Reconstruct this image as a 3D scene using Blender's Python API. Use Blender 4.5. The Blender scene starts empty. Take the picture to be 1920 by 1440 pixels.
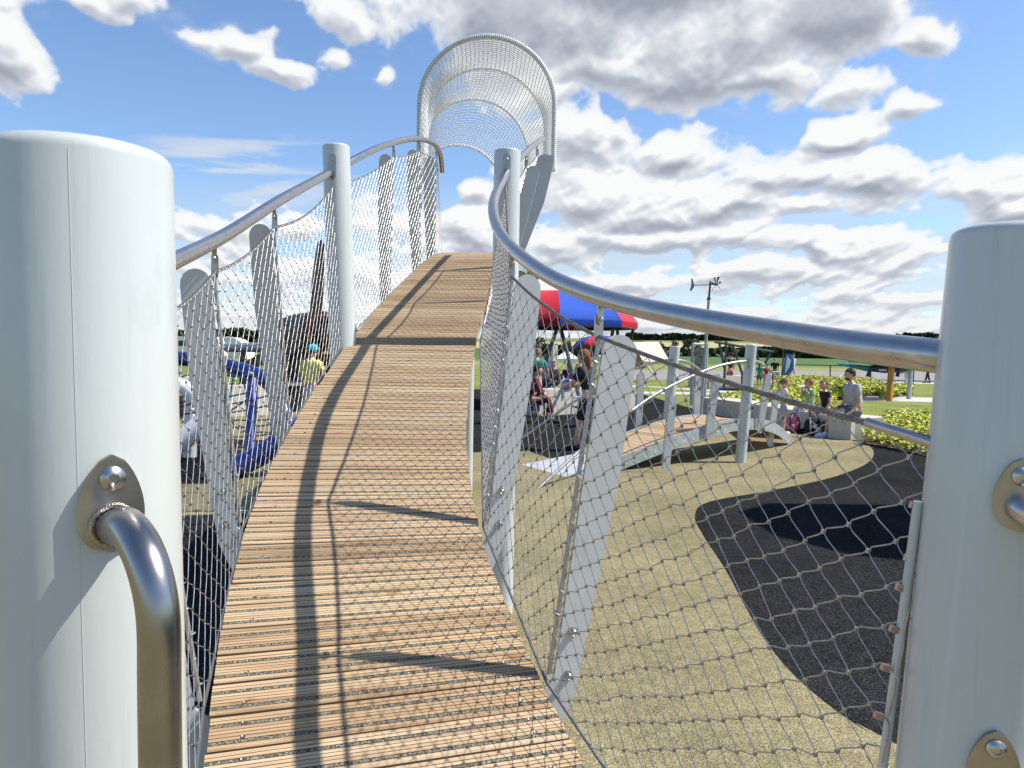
import bpy, bmesh, math, random
import numpy as np
from mathutils import Vector, Matrix
random.seed(7)
PI = math.pi
S = bpy.context.scene
COL = S.collection
V = Vector
# ------------------------------------------------------------------ camera
CAM = V((0, 0, 1.72)); FPX = 1442.0
_p = math.radians(2.58); _r = math.radians(1.0)
F = V((0, math.cos(_p), -math.sin(_p))); U0 = V((0, math.sin(_p), math.cos(_p))); R0 = V((1, 0, 0))
U = U0*math.cos(_r) - R0*math.sin(_r); R = R0*math.cos(_r) + U0*math.sin(_r)
cd = bpy.data.cameras.new('camera'); cam = bpy.data.objects.new('camera', cd); COL.objects.link(cam)
cam.matrix_world = Matrix(((R.x, U.x, -F.x, CAM.x), (R.y, U.y, -F.y, CAM.y), (R.z, U.z, -F.z, CAM.z), (0, 0, 0, 1)))
cd.sensor_width = 36; cd.lens = 36*FPX/1920; cd.clip_start = 0.05; cd.clip_end = 6000
S.camera = cam
def ray(px, py): return F + R*((px-960)/FPX) - U*((py-720)/FPX)
def PY(px, py, Y):            # point of the sight line at world distance Y
    d = ray(px, py); return CAM + d*(Y/d.y)
def G(px, py, z=0.0):         # point of the sight line on the ground
    d = ray(px, py); return CAM + d*((z-CAM.z)/d.z)
# ------------------------------------------------------------------ materials
MATS = {}
def newmat(name):
    m = bpy.data.materials.new(name); m.use_nodes = True; nt = m.node_tree; nt.nodes.clear()
    o = nt.nodes.new('ShaderNodeOutputMaterial'); b = nt.nodes.new('ShaderNodeBsdfPrincipled')
    nt.links.new(b.outputs[0], o.inputs[0]); return m, nt, b
def N(nt, t, **k):
    n = nt.nodes.new(t)
    for a, v in k.items(): setattr(n, a, v)
    return n
def ramp(nt, fac, stops):
    r = N(nt, 'ShaderNodeValToRGB'); e = r.color_ramp.elements
    while len(e) < len(stops): e.new(0.5)
    for i, (p, c) in enumerate(stops):
        e[i].position = p; e[i].color = (c[0], c[1], c[2], 1)
    nt.links.new(fac, r.inputs[0]); return r
def mat(name, col, rough=0.6, metal=0.0, var=0.12, scale=8.0, bump=0.0, bscale=60, coat=0.0, spec=0.5, stretch=(1,1,1)):
    if name in MATS: return MATS[name]
    m, nt, b = newmat(name); L = nt.links
    tc = N(nt, 'ShaderNodeTexCoord'); mp = N(nt, 'ShaderNodeMapping'); mp.inputs['Scale'].default_value = stretch
    L.new(tc.outputs['Object'], mp.inputs[0])
    n = N(nt, 'ShaderNodeTexNoise'); n.inputs['Scale'].default_value = scale; n.inputs['Detail'].default_value = 6
    L.new(mp.outputs[0], n.inputs[0])
    lo = tuple(max(0, c*(1-var)) for c in col); hi = tuple(min(1, c*(1+var)) for c in col)
    r = ramp(nt, n.outputs['Fac'], [(0.3, lo), (0.7, hi)]); L.new(r.outputs[0], b.inputs['Base Color'])
    b.inputs['Roughness'].default_value = rough; b.inputs['Metallic'].default_value = metal
    b.inputs['Coat Weight'].default_value = coat; b.inputs['Coat Roughness'].default_value = 0.12
    b.inputs['Specular IOR Level'].default_value = spec
    mr = N(nt, 'ShaderNodeMapRange'); mr.inputs['To Min'].default_value = max(0.03, rough-0.07); mr.inputs['To Max'].default_value = min(1, rough+0.07)
    L.new(n.outputs['Fac'], mr.inputs[0]); L.new(mr.outputs[0], b.inputs['Roughness'])
    if bump > 0:
        n2 = N(nt, 'ShaderNodeTexNoise'); n2.inputs['Scale'].default_value = bscale; n2.inputs['Detail'].default_value = 5
        L.new(mp.outputs[0], n2.inputs[0]); bp = N(nt, 'ShaderNodeBump'); bp.inputs['Strength'].default_value = bump; bp.inputs['Distance'].default_value = 0.01
        L.new(n2.outputs['Fac'], bp.inputs['Height']); L.new(bp.outputs[0], b.inputs['Normal'])
    MATS[name] = m; return m
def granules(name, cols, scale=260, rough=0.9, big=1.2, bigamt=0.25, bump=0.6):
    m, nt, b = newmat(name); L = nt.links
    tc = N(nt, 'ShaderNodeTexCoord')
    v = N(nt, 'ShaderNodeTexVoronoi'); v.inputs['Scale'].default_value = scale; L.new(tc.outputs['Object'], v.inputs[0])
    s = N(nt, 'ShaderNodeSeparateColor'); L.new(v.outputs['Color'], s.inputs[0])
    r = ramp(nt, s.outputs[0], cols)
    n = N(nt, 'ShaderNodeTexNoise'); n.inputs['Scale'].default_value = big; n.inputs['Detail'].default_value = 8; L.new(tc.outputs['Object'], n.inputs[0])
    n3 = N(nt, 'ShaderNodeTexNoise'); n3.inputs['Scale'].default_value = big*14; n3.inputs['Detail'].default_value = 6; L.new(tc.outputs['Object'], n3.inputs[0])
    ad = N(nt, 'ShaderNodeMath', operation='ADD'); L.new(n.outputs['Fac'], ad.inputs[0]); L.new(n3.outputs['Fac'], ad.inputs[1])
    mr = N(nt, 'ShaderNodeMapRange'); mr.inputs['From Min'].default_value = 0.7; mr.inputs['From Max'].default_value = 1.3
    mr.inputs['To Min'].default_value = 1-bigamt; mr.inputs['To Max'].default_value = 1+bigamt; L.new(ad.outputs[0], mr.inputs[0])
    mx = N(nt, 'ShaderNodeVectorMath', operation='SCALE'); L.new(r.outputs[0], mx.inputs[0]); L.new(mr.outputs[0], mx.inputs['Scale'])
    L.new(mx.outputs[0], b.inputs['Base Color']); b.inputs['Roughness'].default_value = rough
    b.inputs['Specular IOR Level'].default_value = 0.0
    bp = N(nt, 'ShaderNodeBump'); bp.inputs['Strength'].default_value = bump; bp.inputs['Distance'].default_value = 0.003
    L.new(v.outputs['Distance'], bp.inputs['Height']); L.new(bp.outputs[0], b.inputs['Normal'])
    MATS[name] = m; return m

PAINT = mat('pale grey green powder coat', (0.52, 0.55, 0.525), 0.3, 0, 0.05, 3, 0.03, 90, coat=0.5, stretch=(1,1,.25))
PLATE = mat('grey painted plate', (0.55, 0.56, 0.535), 0.45, 0, 0.07, 5, 0.05, 200)
STEEL = mat('brushed stainless steel', (0.50, 0.475, 0.45), 0.30, 1.0, 0.08, 30, 0.0)
STEEL_D = mat('satin steel plate', (0.40, 0.365, 0.34), 0.33, 1.0, 0.10, 30, 0.012, 120)
HANDLE = mat('dull stainless handle', (0.36, 0.335, 0.315), 0.27, 1.0, 0.08, 30)
WIRE = mat('stainless wire rope', (0.42, 0.405, 0.385), 0.42, 0.75, 0.15, 90)
CABLE = mat('grey wire cable', (0.22, 0.215, 0.21), 0.5, 0.7, 0.3, 400)
FERR = mat('crimp ferrule', (0.34, 0.31, 0.28), 0.35, 0.9, 0.3, 60)
GALV = mat('galvanised steel', (0.42, 0.46, 0.46), 0.5, 0.55, 0.2, 14, 0.1, 90)
ROPE = mat('white rope', (0.86, 0.86, 0.84), 0.8, 0, 0.1, 40, 0.4, 300)
TAN = granules('tan rubber granules', [(0.0, (0.06,0.052,0.028)), (0.35, (0.195,0.168,0.09)), (0.7, (0.28,0.243,0.14)), (1.0, (0.42,0.37,0.23))], 230, big=0.9, bigamt=0.24)
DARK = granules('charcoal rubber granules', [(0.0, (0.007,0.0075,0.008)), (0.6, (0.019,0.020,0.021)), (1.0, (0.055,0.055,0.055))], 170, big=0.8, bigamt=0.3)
GRIT = granules('anti slip grit', [(0.0, (0.03,0.03,0.024)), (0.5, (0.13,0.125,0.09)), (1.0, (0.40,0.38,0.30))], 420, big=30, bigamt=0.15)
CONC = mat('pale concrete', (0.50, 0.46, 0.39), 0.85, 0, 0.10, 2.5, 0.3, 60)
CONC_G = mat('light grey concrete', (0.48, 0.47, 0.44), 0.85, 0, 0.10, 2.5, 0.3, 60)
ASPH = mat('asphalt', (0.24, 0.22, 0.20), 0.9, 0, 0.12, 0.6, 0.2, 200)
WHITE = mat('white paint', (0.75, 0.75, 0.73), 0.45, 0, 0.05, 5)
BLACKM = mat('black metal', (0.02, 0.021, 0.022), 0.4, 0.2, 0.2, 8)
DKGREY = mat('dark grey steel', (0.07, 0.085, 0.09), 0.45, 0.3, 0.15, 8)
GLASS = mat('dark window glass', (0.02, 0.025, 0.03), 0.08, 0, 0.1, 3)
SKIN = mat('skin', (0.56, 0.33, 0.24), 0.5, 0, 0.08, 20)

def wood(name, dark=0.0):
    m, nt, b = newmat(name); L = nt.links
    at = N(nt, 'ShaderNodeAttribute', attribute_name='rnd'); uv = N(nt, 'ShaderNodeAttribute', attribute_name='buv')
    mp = N(nt, 'ShaderNodeMapping'); mp.inputs['Scale'].default_value = (2.2, 60, 60); L.new(uv.outputs['Vector'], mp.inputs[0])
    cb = N(nt, 'ShaderNodeCombineXYZ'); ml = N(nt, 'ShaderNodeMath', operation='MULTIPLY'); ml.inputs[1].default_value = 37
    L.new(at.outputs['Fac'], ml.inputs[0]); L.new(ml.outputs[0], cb.inputs[0]); L.new(ml.outputs[0], cb.inputs[2])
    va = N(nt, 'ShaderNodeVectorMath', operation='ADD'); L.new(mp.outputs[0], va.inputs[0]); L.new(cb.outputs[0], va.inputs[1])
    n = N(nt, 'ShaderNodeTexNoise'); n.inputs['Scale'].default_value = 1.0; n.inputs['Detail'].default_value = 7; n.inputs['Distortion'].default_value = 0.6
    L.new(va.outputs[0], n.inputs[0])
    r = ramp(nt, n.outputs['Fac'], [(0.25, (0.275,0.178,0.10)), (0.45, (0.435,0.315,0.188)), (0.62, (0.55,0.425,0.27)), (0.8, (0.36,0.24,0.142))])
    r2 = ramp(nt, at.outputs['Fac'], [(0.0, (0.72,0.68,0.65)), (0.12, (0.80,0.70,0.62)), (0.25, (0.93,0.85,0.76)), (0.5, (1.05,1.02,1.0)), (0.75, (0.97,0.90,0.85)), (1.0, (1.10,1.10,1.04))])
    mx = N(nt, 'ShaderNodeVectorMath', operation='MULTIPLY'); L.new(r.outputs[0], mx.inputs[0]); L.new(r2.outputs[0], mx.inputs[1])
    # knots and scuffs
    mp2 = N(nt, 'ShaderNodeMapping'); mp2.inputs['Scale'].default_value = (5, 14, 14); L.new(uv.outputs['Vector'], mp2.inputs[0])
    va2 = N(nt, 'ShaderNodeVectorMath', operation='ADD'); L.new(mp2.outputs[0], va2.inputs[0]); L.new(cb.outputs[0], va2.inputs[1])
    n2 = N(nt, 'ShaderNodeTexNoise'); n2.inputs['Scale'].default_value = 1.3; n2.inputs['Detail'].default_value = 4; L.new(va2.outputs[0], n2.inputs[0])
    r3 = ramp(nt, n2.outputs['Fac'], [(0.27, (0.55,0.40,0.32)), (0.36, (1,1,1)), (0.72, (1,1,1)), (0.85, (0.86,0.88,0.9))])
    mx2 = N(nt, 'ShaderNodeVectorMath', operation='MULTIPLY'); L.new(mx.outputs[0], mx2.inputs[0]); L.new(r3.outputs[0], mx2.inputs[1])
    L.new(mx2.outputs[0], b.inputs['Base Color']); b.inputs['Roughness'].default_value = 0.62; b.inputs['Specular IOR Level'].default_value = 0.3
    bp = N(nt, 'ShaderNodeBump'); bp.inputs['Strength'].default_value = 0.25; bp.inputs['Distance'].default_value = 0.002
    L.new(n.outputs['Fac'], bp.inputs['Height']); L.new(bp.outputs[0], b.inputs['Normal'])
    MATS[name] = m; return m
WOOD = wood('larch board')
SOFFIT = mat('sawn timber', (0.30, 0.17, 0.09), 0.7, 0, 0.2, 6, 0.2, 40)

def cloth(name, col): return mat(name, col, 0.85, 0, 0.15, 14, 0.25, 60)
# ------------------------------------------------------------------ mesh helper
class MB:
    def __init__(s): s.v = []; s.f = []; s.m = []; s.sm = []; s.a = []; s.b = []; s.cur = (0.5, None)
    def add(s, vs, fs, mi=0, smooth=False, rnd=0.5, buv=None):
        o = len(s.v); s.v += [tuple(p) for p in vs]
        s.a += [rnd]*len(vs); s.b += (buv if buv else [(p[0], p[1], p[2]) for p in vs])
        for q in fs: s.f.append([i+o for i in q]); s.m.append(mi); s.sm.append(smooth)
    def tube(s, pts, r, n=8, mi=0, cap=True, closed=False):
        pts = [V(p) for p in pts]; k = len(pts); rs = r if isinstance(r, (list, tuple)) else [r]*k
        vs = []; prev = None
        for i, p in enumerate(pts):
            if closed: t = (pts[(i+1) % k]-pts[i-1])
            else: t = pts[min(i+1, k-1)]-pts[max(i-1, 0)]
            t = t.normalized() if t.length > 1e-9 else V((0, 0, 1))
            if prev is None:
                a = V((0, 0, 1)) if abs(t.z) < 0.9 else V((1, 0, 0)); x = t.cross(a).normalized()
            else:
                x = (prev-t*prev.dot(t)); x = x.normalized() if x.length > 1e-6 else t.orthogonal().normalized()
            prev = x; y = t.cross(x)
            for j in range(n):
                an = 2*PI*j/n; vs.append(p+(x*math.cos(an)+y*math.sin(an))*rs[i])
        fs = []
        for i in range(k if closed else k-1):
            a = i*n; b = ((i+1) % k)*n
            for j in range(n): fs.append([a+j, a+(j+1) % n, b+(j+1) % n, b+j])
        if cap and not closed: fs.append(list(range(n))[::-1]); fs.append([(k-1)*n+j for j in range(n)])
        s.add(vs, fs, mi, n > 4)
    def box(s, c, d, rot=None, mi=0):
        c = V(c); vs = []
        for x in (-.5, .5):
            for y in (-.5, .5):
                for z in (-.5, .5):
                    q = V((x*d[0], y*d[1], z*d[2])); q = rot @ q if rot else q; vs.append(c+q)
        s.add(vs, [[0,1,3,2],[4,6,7,5],[0,4,5,1],[2,3,7,6],[0,2,6,4],[1,5,7,3]], mi)
    def lathe(s, prof, base, ax=V((0,0,1)), n=24, mi=0, xr=None):
        ax = V(ax).normalized(); x = xr or ax.orthogonal().normalized(); y = ax.cross(x); base = V(base); vs = []; fs = []
        for (r, h) in prof:
            for j in range(n):
                a = 2*PI*j/n; vs.append(base+ax*h+(x*math.cos(a)+y*math.sin(a))*max(r, 1e-4))
        k = len(prof)
        for i in range(k-1):
            for j in range(n): fs.append([i*n+j, i*n+(j+1) % n, (i+1)*n+(j+1) % n, (i+1)*n+j])
        fs.append(list(range(n))[::-1]); fs.append([(k-1)*n+j for j in range(n)])
        s.add(vs, fs, mi, True)
    def plate(s, outline, o, ex, ey, th, mi=0):   # outline in (ex, ey) plane, thickness along the normal
        ex = V(ex).normalized(); ey = V(ey).normalized(); nn = ex.cross(ey).normalized(); o = V(o); k = len(outline)
        vs = [o+ex*a+ey*b+nn*th/2 for a, b in outline]+[o+ex*a+ey*b-nn*th/2 for a, b in outline]
        fs = [list(range(k)), list(range(k, 2*k))[::-1]]+[[i+k, (i+1) % k+k, (i+1) % k, i] for i in range(k)]
        s.add(vs, fs, mi)
    def ball(s, c, r, n=10, mi=0, sc=(1,1,1), rot=None):
        c = V(c); vs = []; fs = []; m = n//2
        for i in range(m+1):
            th = PI*i/m
            for j in range(n):
                a = 2*PI*j/n; q = V((math.sin(th)*math.cos(a)*sc[0], math.sin(th)*math.sin(a)*sc[1], math.cos(th)*sc[2]))*r
                vs.append(c+(rot @ q if rot else q))
        for i in range(m):
            for j in range(n): fs.append([i*n+j, (i+1)*n+j, (i+1)*n+(j+1) % n, i*n+(j+1) % n])
        s.add(vs, fs, mi, True)
    def build(s, name, mats, parent=None, origin=None, attr=False, merge=False):
        me = bpy.data.meshes.new(name); me.from_pydata(s.v, [], s.f); 
        if not isinstance(mats, (list, tuple)): mats = [mats]
        for m in mats: me.materials.append(m)
        me.polygons.foreach_set('material_index', s.m); me.polygons.foreach_set('use_smooth', s.sm)
        if attr:
            A = me.attributes.new('rnd', 'FLOAT', 'POINT'); A.data.foreach_set('value', s.a)
            B = me.attributes.new('buv', 'FLOAT_VECTOR', 'POINT'); B.data.foreach_set('vector', [c for q in s.b for c in q])
        me.update()
        if any(s.sm):
            bm = bmesh.new(); bm.from_mesh(me)
            if merge: bmesh.ops.remove_doubles(bm, verts=bm.verts, dist=1e-4)
            for e in bm.edges:
                if len(e.link_faces) == 2 and e.calc_face_angle(0) > 0.7: e.smooth = False
            bm.to_mesh(me); bm.free()
        o = bpy.data.objects.new(name, me); COL.objects.link(o)
        if parent is not None:
            o.parent = parent; o.matrix_parent_inverse = world_of(parent).inverted()
        return o
def world_of(o):
    m = o.matrix_basis.copy()
    if o.parent: m = world_of(o.parent) @ o.matrix_parent_inverse @ m
    return m
def thing(name, loc, label, cat, group=None):
    o = bpy.data.objects.new(name, None); COL.objects.link(o); o.location = loc; o.empty_display_size = 0.2
    o['label'] = label; o['category'] = cat
    if group: o['group'] = group
    return o
def tag(o, label, cat, group=None):
    o['label'] = label; o['category'] = cat
    if group: o['group'] = group
    return o
def struct(o): o['kind'] = 'structure'; return o
def copy_thing(o, loc, label, group=None, rz=None, scale=None):
    c = o.copy(); COL.objects.link(c); c.location = loc; c['label'] = label
    if group: c['group'] = group
    if rz is not None: c.rotation_euler = (0, 0, rz)
    if scale: c.scale = (scale,)*3
    for ch in list(o.children):
        d = ch.copy(); COL.objects.link(d); d.parent = c
        for g in list(ch.children):
            e = g.copy(); COL.objects.link(e); e.parent = d
    return c
# ------------------------------------------------------------------ splines
def spline(xs, ys):
    n = len(xs); h = [xs[i+1]-xs[i] for i in range(n-1)]; A = np.zeros((n, n)); b = np.zeros(n); A[0, 0] = A[-1, -1] = 1
    for i in range(1, n-1):
        A[i, i-1] = h[i-1]; A[i, i] = 2*(h[i-1]+h[i]); A[i, i+1] = h[i]; b[i] = 6*((ys[i+1]-ys[i])/h[i]-(ys[i]-ys[i-1])/h[i-1])
    M = np.linalg.solve(A, b)
    def f(x):
        i = 0
        while i < n-2 and x > xs[i+1]: i += 1
        a = xs[i+1]-x; c = x-xs[i]; H = h[i]
        return float((M[i]*a**3+M[i+1]*c**3)/(6*H)+(ys[i]/H-M[i]*H/6)*a+(ys[i+1]/H-M[i+1]*H/6)*c)
    return f
def curve3(pts, k=12):       # smooth curve through 3D points
    t = [0]
    for a, b in zip(pts, pts[1:]): t.append(t[-1]+(V(b)-V(a)).length)
    fx = [spline(t, [p[i] for p in pts]) for i in range(3)]
    out = []
    for i in range(len(pts)-1):
        for j in range(k): q = t[i]+(t[i+1]-t[i])*j/k; out.append(V([f(q) for f in fx]))
    out.append(V(pts[-1])); return out

YK = [0.6, 1.4, 2.0, 2.7, 3.5, 4.5, 5.5, 6.4, 7.1, 7.9, 8.6]
XK = [0.12, -.153, -.344, -.511, -.603, -.636, -.625, -.529, -.375, -.24, -.2]
ZK = [.56, .757, .91, 1.099, 1.342, 1.633, 1.945, 2.271, 2.575, 2.66, 2.66]
cx = spline(YK, XK); cz = spline(YK, ZK)
def frame(Y):
    c = V((cx(Y), Y, cz(Y))); e = 0.02
    t = V((cx(Y+e)-cx(Y-e), 2*e, cz(Y+e)-cz(Y-e))).normalized()
    o = V((t.y, -t.x, 0)).normalized(); return c, t, o, o.cross(t)     # centre, along, to the right, up
HW = 0.40
bridge = thing('footbridge', (cx(0.6), 0.6, 0), 'tall curved play footbridge with larch deck, wire net sides and steel handrails', 'footbridge')

# deck: real boards with grooves and grit strips
def deck_boards(mb, fr, y0, y1, hw, pitch=0.1125, groove=True):
    Y = y0
    prof = []   # (u, h, mat of the segment that follows)
    wd = pitch-0.0065
    if groove:
        prof = [(0.0, -.034, 0), (0.0, -.003, 0), (.003, 0, 0)]
        u = .003; cells = [.011, 'g', .010, .010, .010, .010, 'g', .010, .012]
        tot = sum(c if c != 'g' else .010 for c in cells)+.002*(len(cells)-1)
        k = (wd-.006)/tot
        for i, c in enumerate(cells):
            if c == 'g':
                prof[-1] = (prof[-1][0], prof[-1][1], 1); u += .010*k; prof.append((u, 0, 0))
            else:
                u += c*k; prof.append((u, 0, 2))
            if i < len(cells)-1:
                prof[-1] = (u, 0, 2); prof.append((u+.0001, -.0025, 2)); u += .002*k
                prof.append((u, -.0025, 2)); prof.append((u+.0001, 0, 0))
        prof.append((wd, -.003, 0)); prof.append((wd, -.034, 0))
    else: prof = [(0, -.03, 0), (0, 0, 0), (wd, 0, 0), (wd, -.03, 0)]
    bolts = []
    while Y < y1:
        c, t, o, up = fr(Y+0.0)
        w1 = hw+random.uniform(-.003, .003); dz = random.uniform(-.0015, .0015); rn = random.random()
        vs = []; uv = []; n = len(prof)
        for sx in (-1, 1):
            for (u, h, _) in prof:
                vs.append(c+t*u+o*(sx*w1)+up*(h+dz)); uv.append((sx*w1, u, h))
        for i in range(n):
            j = (i+1) % n
            mi = prof[i][2] if i < n-1 else 0
            mb.add([vs[i], vs[j], vs[n+j], vs[n+i]], [[0, 1, 2, 3]], mi, False, rn, [uv[i], uv[j], uv[n+j], uv[n+i]])
        for k in (0, n): mb.add(vs[k:k+n], [list(range(n))], 0, False, rn, uv[k:k+n])
        if groove:
            for sx in (-1, 1):
                for u in (.03, .074): bolts.append((c+o*(sx*(hw-.075))+t*u, up))
        dY = pitch*t.y; Y += dY
    return bolts
def weather(m):
    nt = m.node_tree; L = nt.links; b = [n for n in nt.nodes if n.type == 'BSDF_PRINCIPLED'][0]; src = b.inputs['Base Color'].links[0].from_socket
    tc = N(nt, 'ShaderNodeTexCoord')
    def streak(sc, lo, hi, amt, src):
        mp = N(nt, 'ShaderNodeMapping'); mp.inputs['Scale'].default_value = sc; L.new(tc.outputs['Object'], mp.inputs[0]); n = N(nt, 'ShaderNodeTexNoise'); n.inputs['Scale'].default_value = 1; n.inputs['Detail'].default_value = 8; n.inputs['Roughness'].default_value = .65; L.new(mp.outputs[0], n.inputs[0])
        mr = N(nt, 'ShaderNodeMapRange'); mr.inputs['From Min'].default_value = lo; mr.inputs['From Max'].default_value = hi; mr.inputs['To Min'].default_value = 1; mr.inputs['To Max'].default_value = amt; L.new(n.outputs['Fac'], mr.inputs[0])
        v = N(nt, 'ShaderNodeVectorMath', operation='SCALE'); L.new(src, v.inputs[0]); L.new(mr.outputs[0], v.inputs['Scale']); return v.outputs[0]
    o = streak((55, 55, 1.6), .56, .70, .90, src); o = streak((9, 9, 5), .58, .75, .88, o); o = streak((260, 260, 190), .70, .76, .7, o); L.new(o, b.inputs['Base Color'])
weather(PAINT); weather(PLATE)
GROOVE = mat('wood groove', (0.22, 0.115, 0.055), 0.8, 0, 0.2, 20)
mb = MB(); bolts = deck_boards(mb, frame, 0.6, 8.5, HW)
for p, up in bolts:
    mb.lathe([(.0055, -.002), (.0055, .0006), (.004, .0008), (.002, -.0005)], p, up, 8, 3)
deck = mb.build('deck', [WOOD, GRIT, GROOVE, STEEL_D], bridge, attr=True)
# stringers below both edges
for sx in (-1, 1):
    mb = MB(); ys = [0.6+i*0.15 for i in range(53)]; vs = []; fs = []
    for Y in ys:
        c, t, o, up = frame(Y)
        for (a, b) in ((0.0, -.038), (0.012, -.038), (0.012, -.17), (0.0, -.17)): vs.append(c+o*(sx*(HW-.045+a))+up*b)
    for i in range(len(ys)-1):
        for j in range(4): fs.append([i*4+j, i*4+(j+1) % 4, i*4+4+(j+1) % 4, i*4+4+j])
    mb.add(vs, fs); mb.build('stringer', GALV, bridge)

# posts
def post(px, top, bot, Y, r=0.084, name='post', parent=bridge, z0=0.0, mt=PAINT):
    a = PY(px[0], top, Y); b = PY(px[1], bot, Y); ax = (a-b).normalized()
    base = a-ax*((a.z-z0)/ax.z); h = (a-base).length
    mb = MB(); prof = [(r, 0), (r, h-.014)]
    for i in range(1, 7):
        an = PI/2*i/6; prof.append((r-.014+.014*math.cos(an), h-.014+.014*math.sin(an)))
    prof.append((.001, h+.0005))
    # weld seam
    mb.lathe(prof, base, ax, 64); o = mb.build(name, mt, parent); return o, base, ax, h
pL, bL, aL, hL = post((143, 177), 284, 1440, 0.735)
pR, bR, aR, hR = post((1921, 1812), 432, 1440, 1.0)
p2, b2, a2, h2 = post((630, 643), 273, 650, 4.85)
p3, b3, a3, h3 = post((951.5, 938), 282, 1115, 4.95)
for o, l in ((pL, 'nearest left post, sunlit, with a bent steel grab handle'), (pR, 'nearest right post, in shade'), (p2, 'left post half way up'), (p3, 'right post half way up')): o['label'] = l

for (o_, b_, a_, h_, ang) in ((pL, bL, aL, hL, None),):
    q = PY(128, 300, .66); w_ = q-(b_+a_*((q.z-b_.z)/a_.z)); w_.z = 0; w_ = w_.normalized()*.0838
    mb = MB(); mb.tube([b_+a_*.1+w_, b_+a_*(h_-.016)+w_], .0004, 6); mb.build('weld_seam', PAINT, o_)
# handrails
def rail_tube(pts, r, name, parent, n=20, k=10, mt=STEEL):
    c = curve3(pts, k); mb = MB(); mb.tube(c, r, n); o = mb.build(name, mt, parent); return o, c
RR = [(1850, 680, 1.07), (1770, 669, 1.07), (1650, 655, 1.14), (1500, 632, 1.3), (1380, 612, 1.47), (1260, 590, 1.66), (1150, 564, 1.93), (1050, 528, 2.28), (985, 487, 2.64), (943, 445, 3.08), (925, 400, 3.6), (930, 362, 4.2), (944, 335, 4.7), (951, 322, 4.88)]
railR, cR = rail_tube([PY(*q) for q in RR], 0.024, 'handrail', bridge)
RR2 = [(957, 312, 5.02), (978, 293, 5.6), (1000, 273, 6.4), (1018, 261, 7.2)]
railR2, cR2 = rail_tube([PY(*q) for q in RR2], 0.024, 'handrail', bridge)
RL = [(60, 610, 1.05), (190, 556, 1.45), (325, 490, 2.1), (420, 442, 2.72), (514, 382, 3.45), (570, 350, 4.05), (617, 324, 4.75)]
railL, cL = rail_tube([PY(*q) for q in RL], 0.024, 'handrail', bridge)
RL2 = [(648, 308, 4.95), (700, 281, 5.5), (740, 267, 6.15), (787, 261, 6.85), (811, 268, 7.15), (826, 292, 7.45), (829, 322, 7.6)]
railL2, cL2 = rail_tube([PY(*q) for q in RL2], 0.024, 'handrail', bridge)

# brackets on posts: oval plate, bolt head and weld collar facing a direction
def bracket(center, nrm, w, h, parent, rail_off=-0.25, big=False, r=0.084):
    nrm = V(nrm).normalized(); up = V((0, 0, 1)); ex = up.cross(nrm).normalized(); ey = nrm.cross(ex)
    mb = MB(); rows = 16; cols = 8; th = 0.006
    # plate wrapped on the round post
    def pt(a, b, lift):
        ang = a/(r+0.003); return center+ex*math.sin(ang)*(r+lift)+nrm*((r+lift)*math.cos(ang)-r)+ey*b
    out = []
    def halfw(v):    # v from -1 (bottom) to 1 (top)
        y = (v+1)/2
        base = math.sqrt(max(0, 1-(2*abs(v)-1)**2)) if abs(v) > .5 else 1
        return w/2*math.sqrt(max(0, 1-v*v))*(1.08-.30*v)/1.1 if big else w/2*(math.sqrt(max(0, 1-((abs(v)-.6)/.4)**2)) if abs(v) > .6 else 1)
    vs = []; fs = []
    for i in range(rows+1):
        v = -1+2*i/rows; hw = max(halfw(v), .0005)
        for j in range(cols+1): vs.append(pt(hw*(2*j/cols-1), v*h/2, th))
    m = len(vs)
    for i in range(rows+1):
        v = -1+2*i/rows; hw = max(halfw(v), .0005)
        for j in range(cols+1): vs.append(pt(hw*(2*j/cols-1), v*h/2, .0005))
    for i in range(rows):
        for j in range(cols): a = i*(cols+1)+j; fs.append([a, a+1, a+cols+2, a+cols+1])
        for j in (0, cols): a = i*(cols+1)+j; fs.append([a, a+cols+1, m+a+cols+1, m+a])
    mb.add(vs, fs, 0, True); pl = mb.build('bracket_plate', STEEL_D, parent)
    b = MB(); bc = pt(0, h*0.26, th); s = w/0.06
    b.lathe([(.012*s, 0), (.012*s, .002), (.009*s, .0055*s), (.005*s, .0068*s), (.004*s, .0045*s), (.0005, .0045*s)], bc, nrm, 20); b.build('bolt', STEEL, pl)
    return pl, pt(0, h*rail_off, th), ex, ey
# near left: plate and bent grab handle
cen = V((bL.x, bL.y, 0)); zc = PY(218, 948, 0.66).z
axc = bL+aL*((zc-bL.z)/aL.z)
tgt = PY(222, 948, 0.655); nL = V((tgt.x-axc.x, tgt.y-axc.y, 0)).normalized()
pl, rp, ex, ey = bracket(axc+nL*0.084, nL, 0.054, 0.086, pL, -.22, True)
h1 = [rp-nL*.01, rp+nL*.012, PY(232, 985, 0.615), PY(270, 1040, 0.575), PY(294, 1130, 0.562), PY(299, 1240, 0.56), PY(301, 1440, 0.56), PY(303, 1800, 0.56), PY(303, 2150, 0.57)]
cv = curve3(h1, 10); mb = MB(); mb.tube(cv, 0.0152, 28); mb.build('grab_handle', HANDLE, pL)
mb = MB()
for k in range(46):
    a = 2*PI*k/46; q = rp+ex*math.cos(a)*.0172+ey*math.sin(a)*.0172; mb.ball(q+nL*.001, .0028+random.uniform(-.0004,.0004), 6)
mb.build('weld_bead', STEEL_D, pL)
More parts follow.
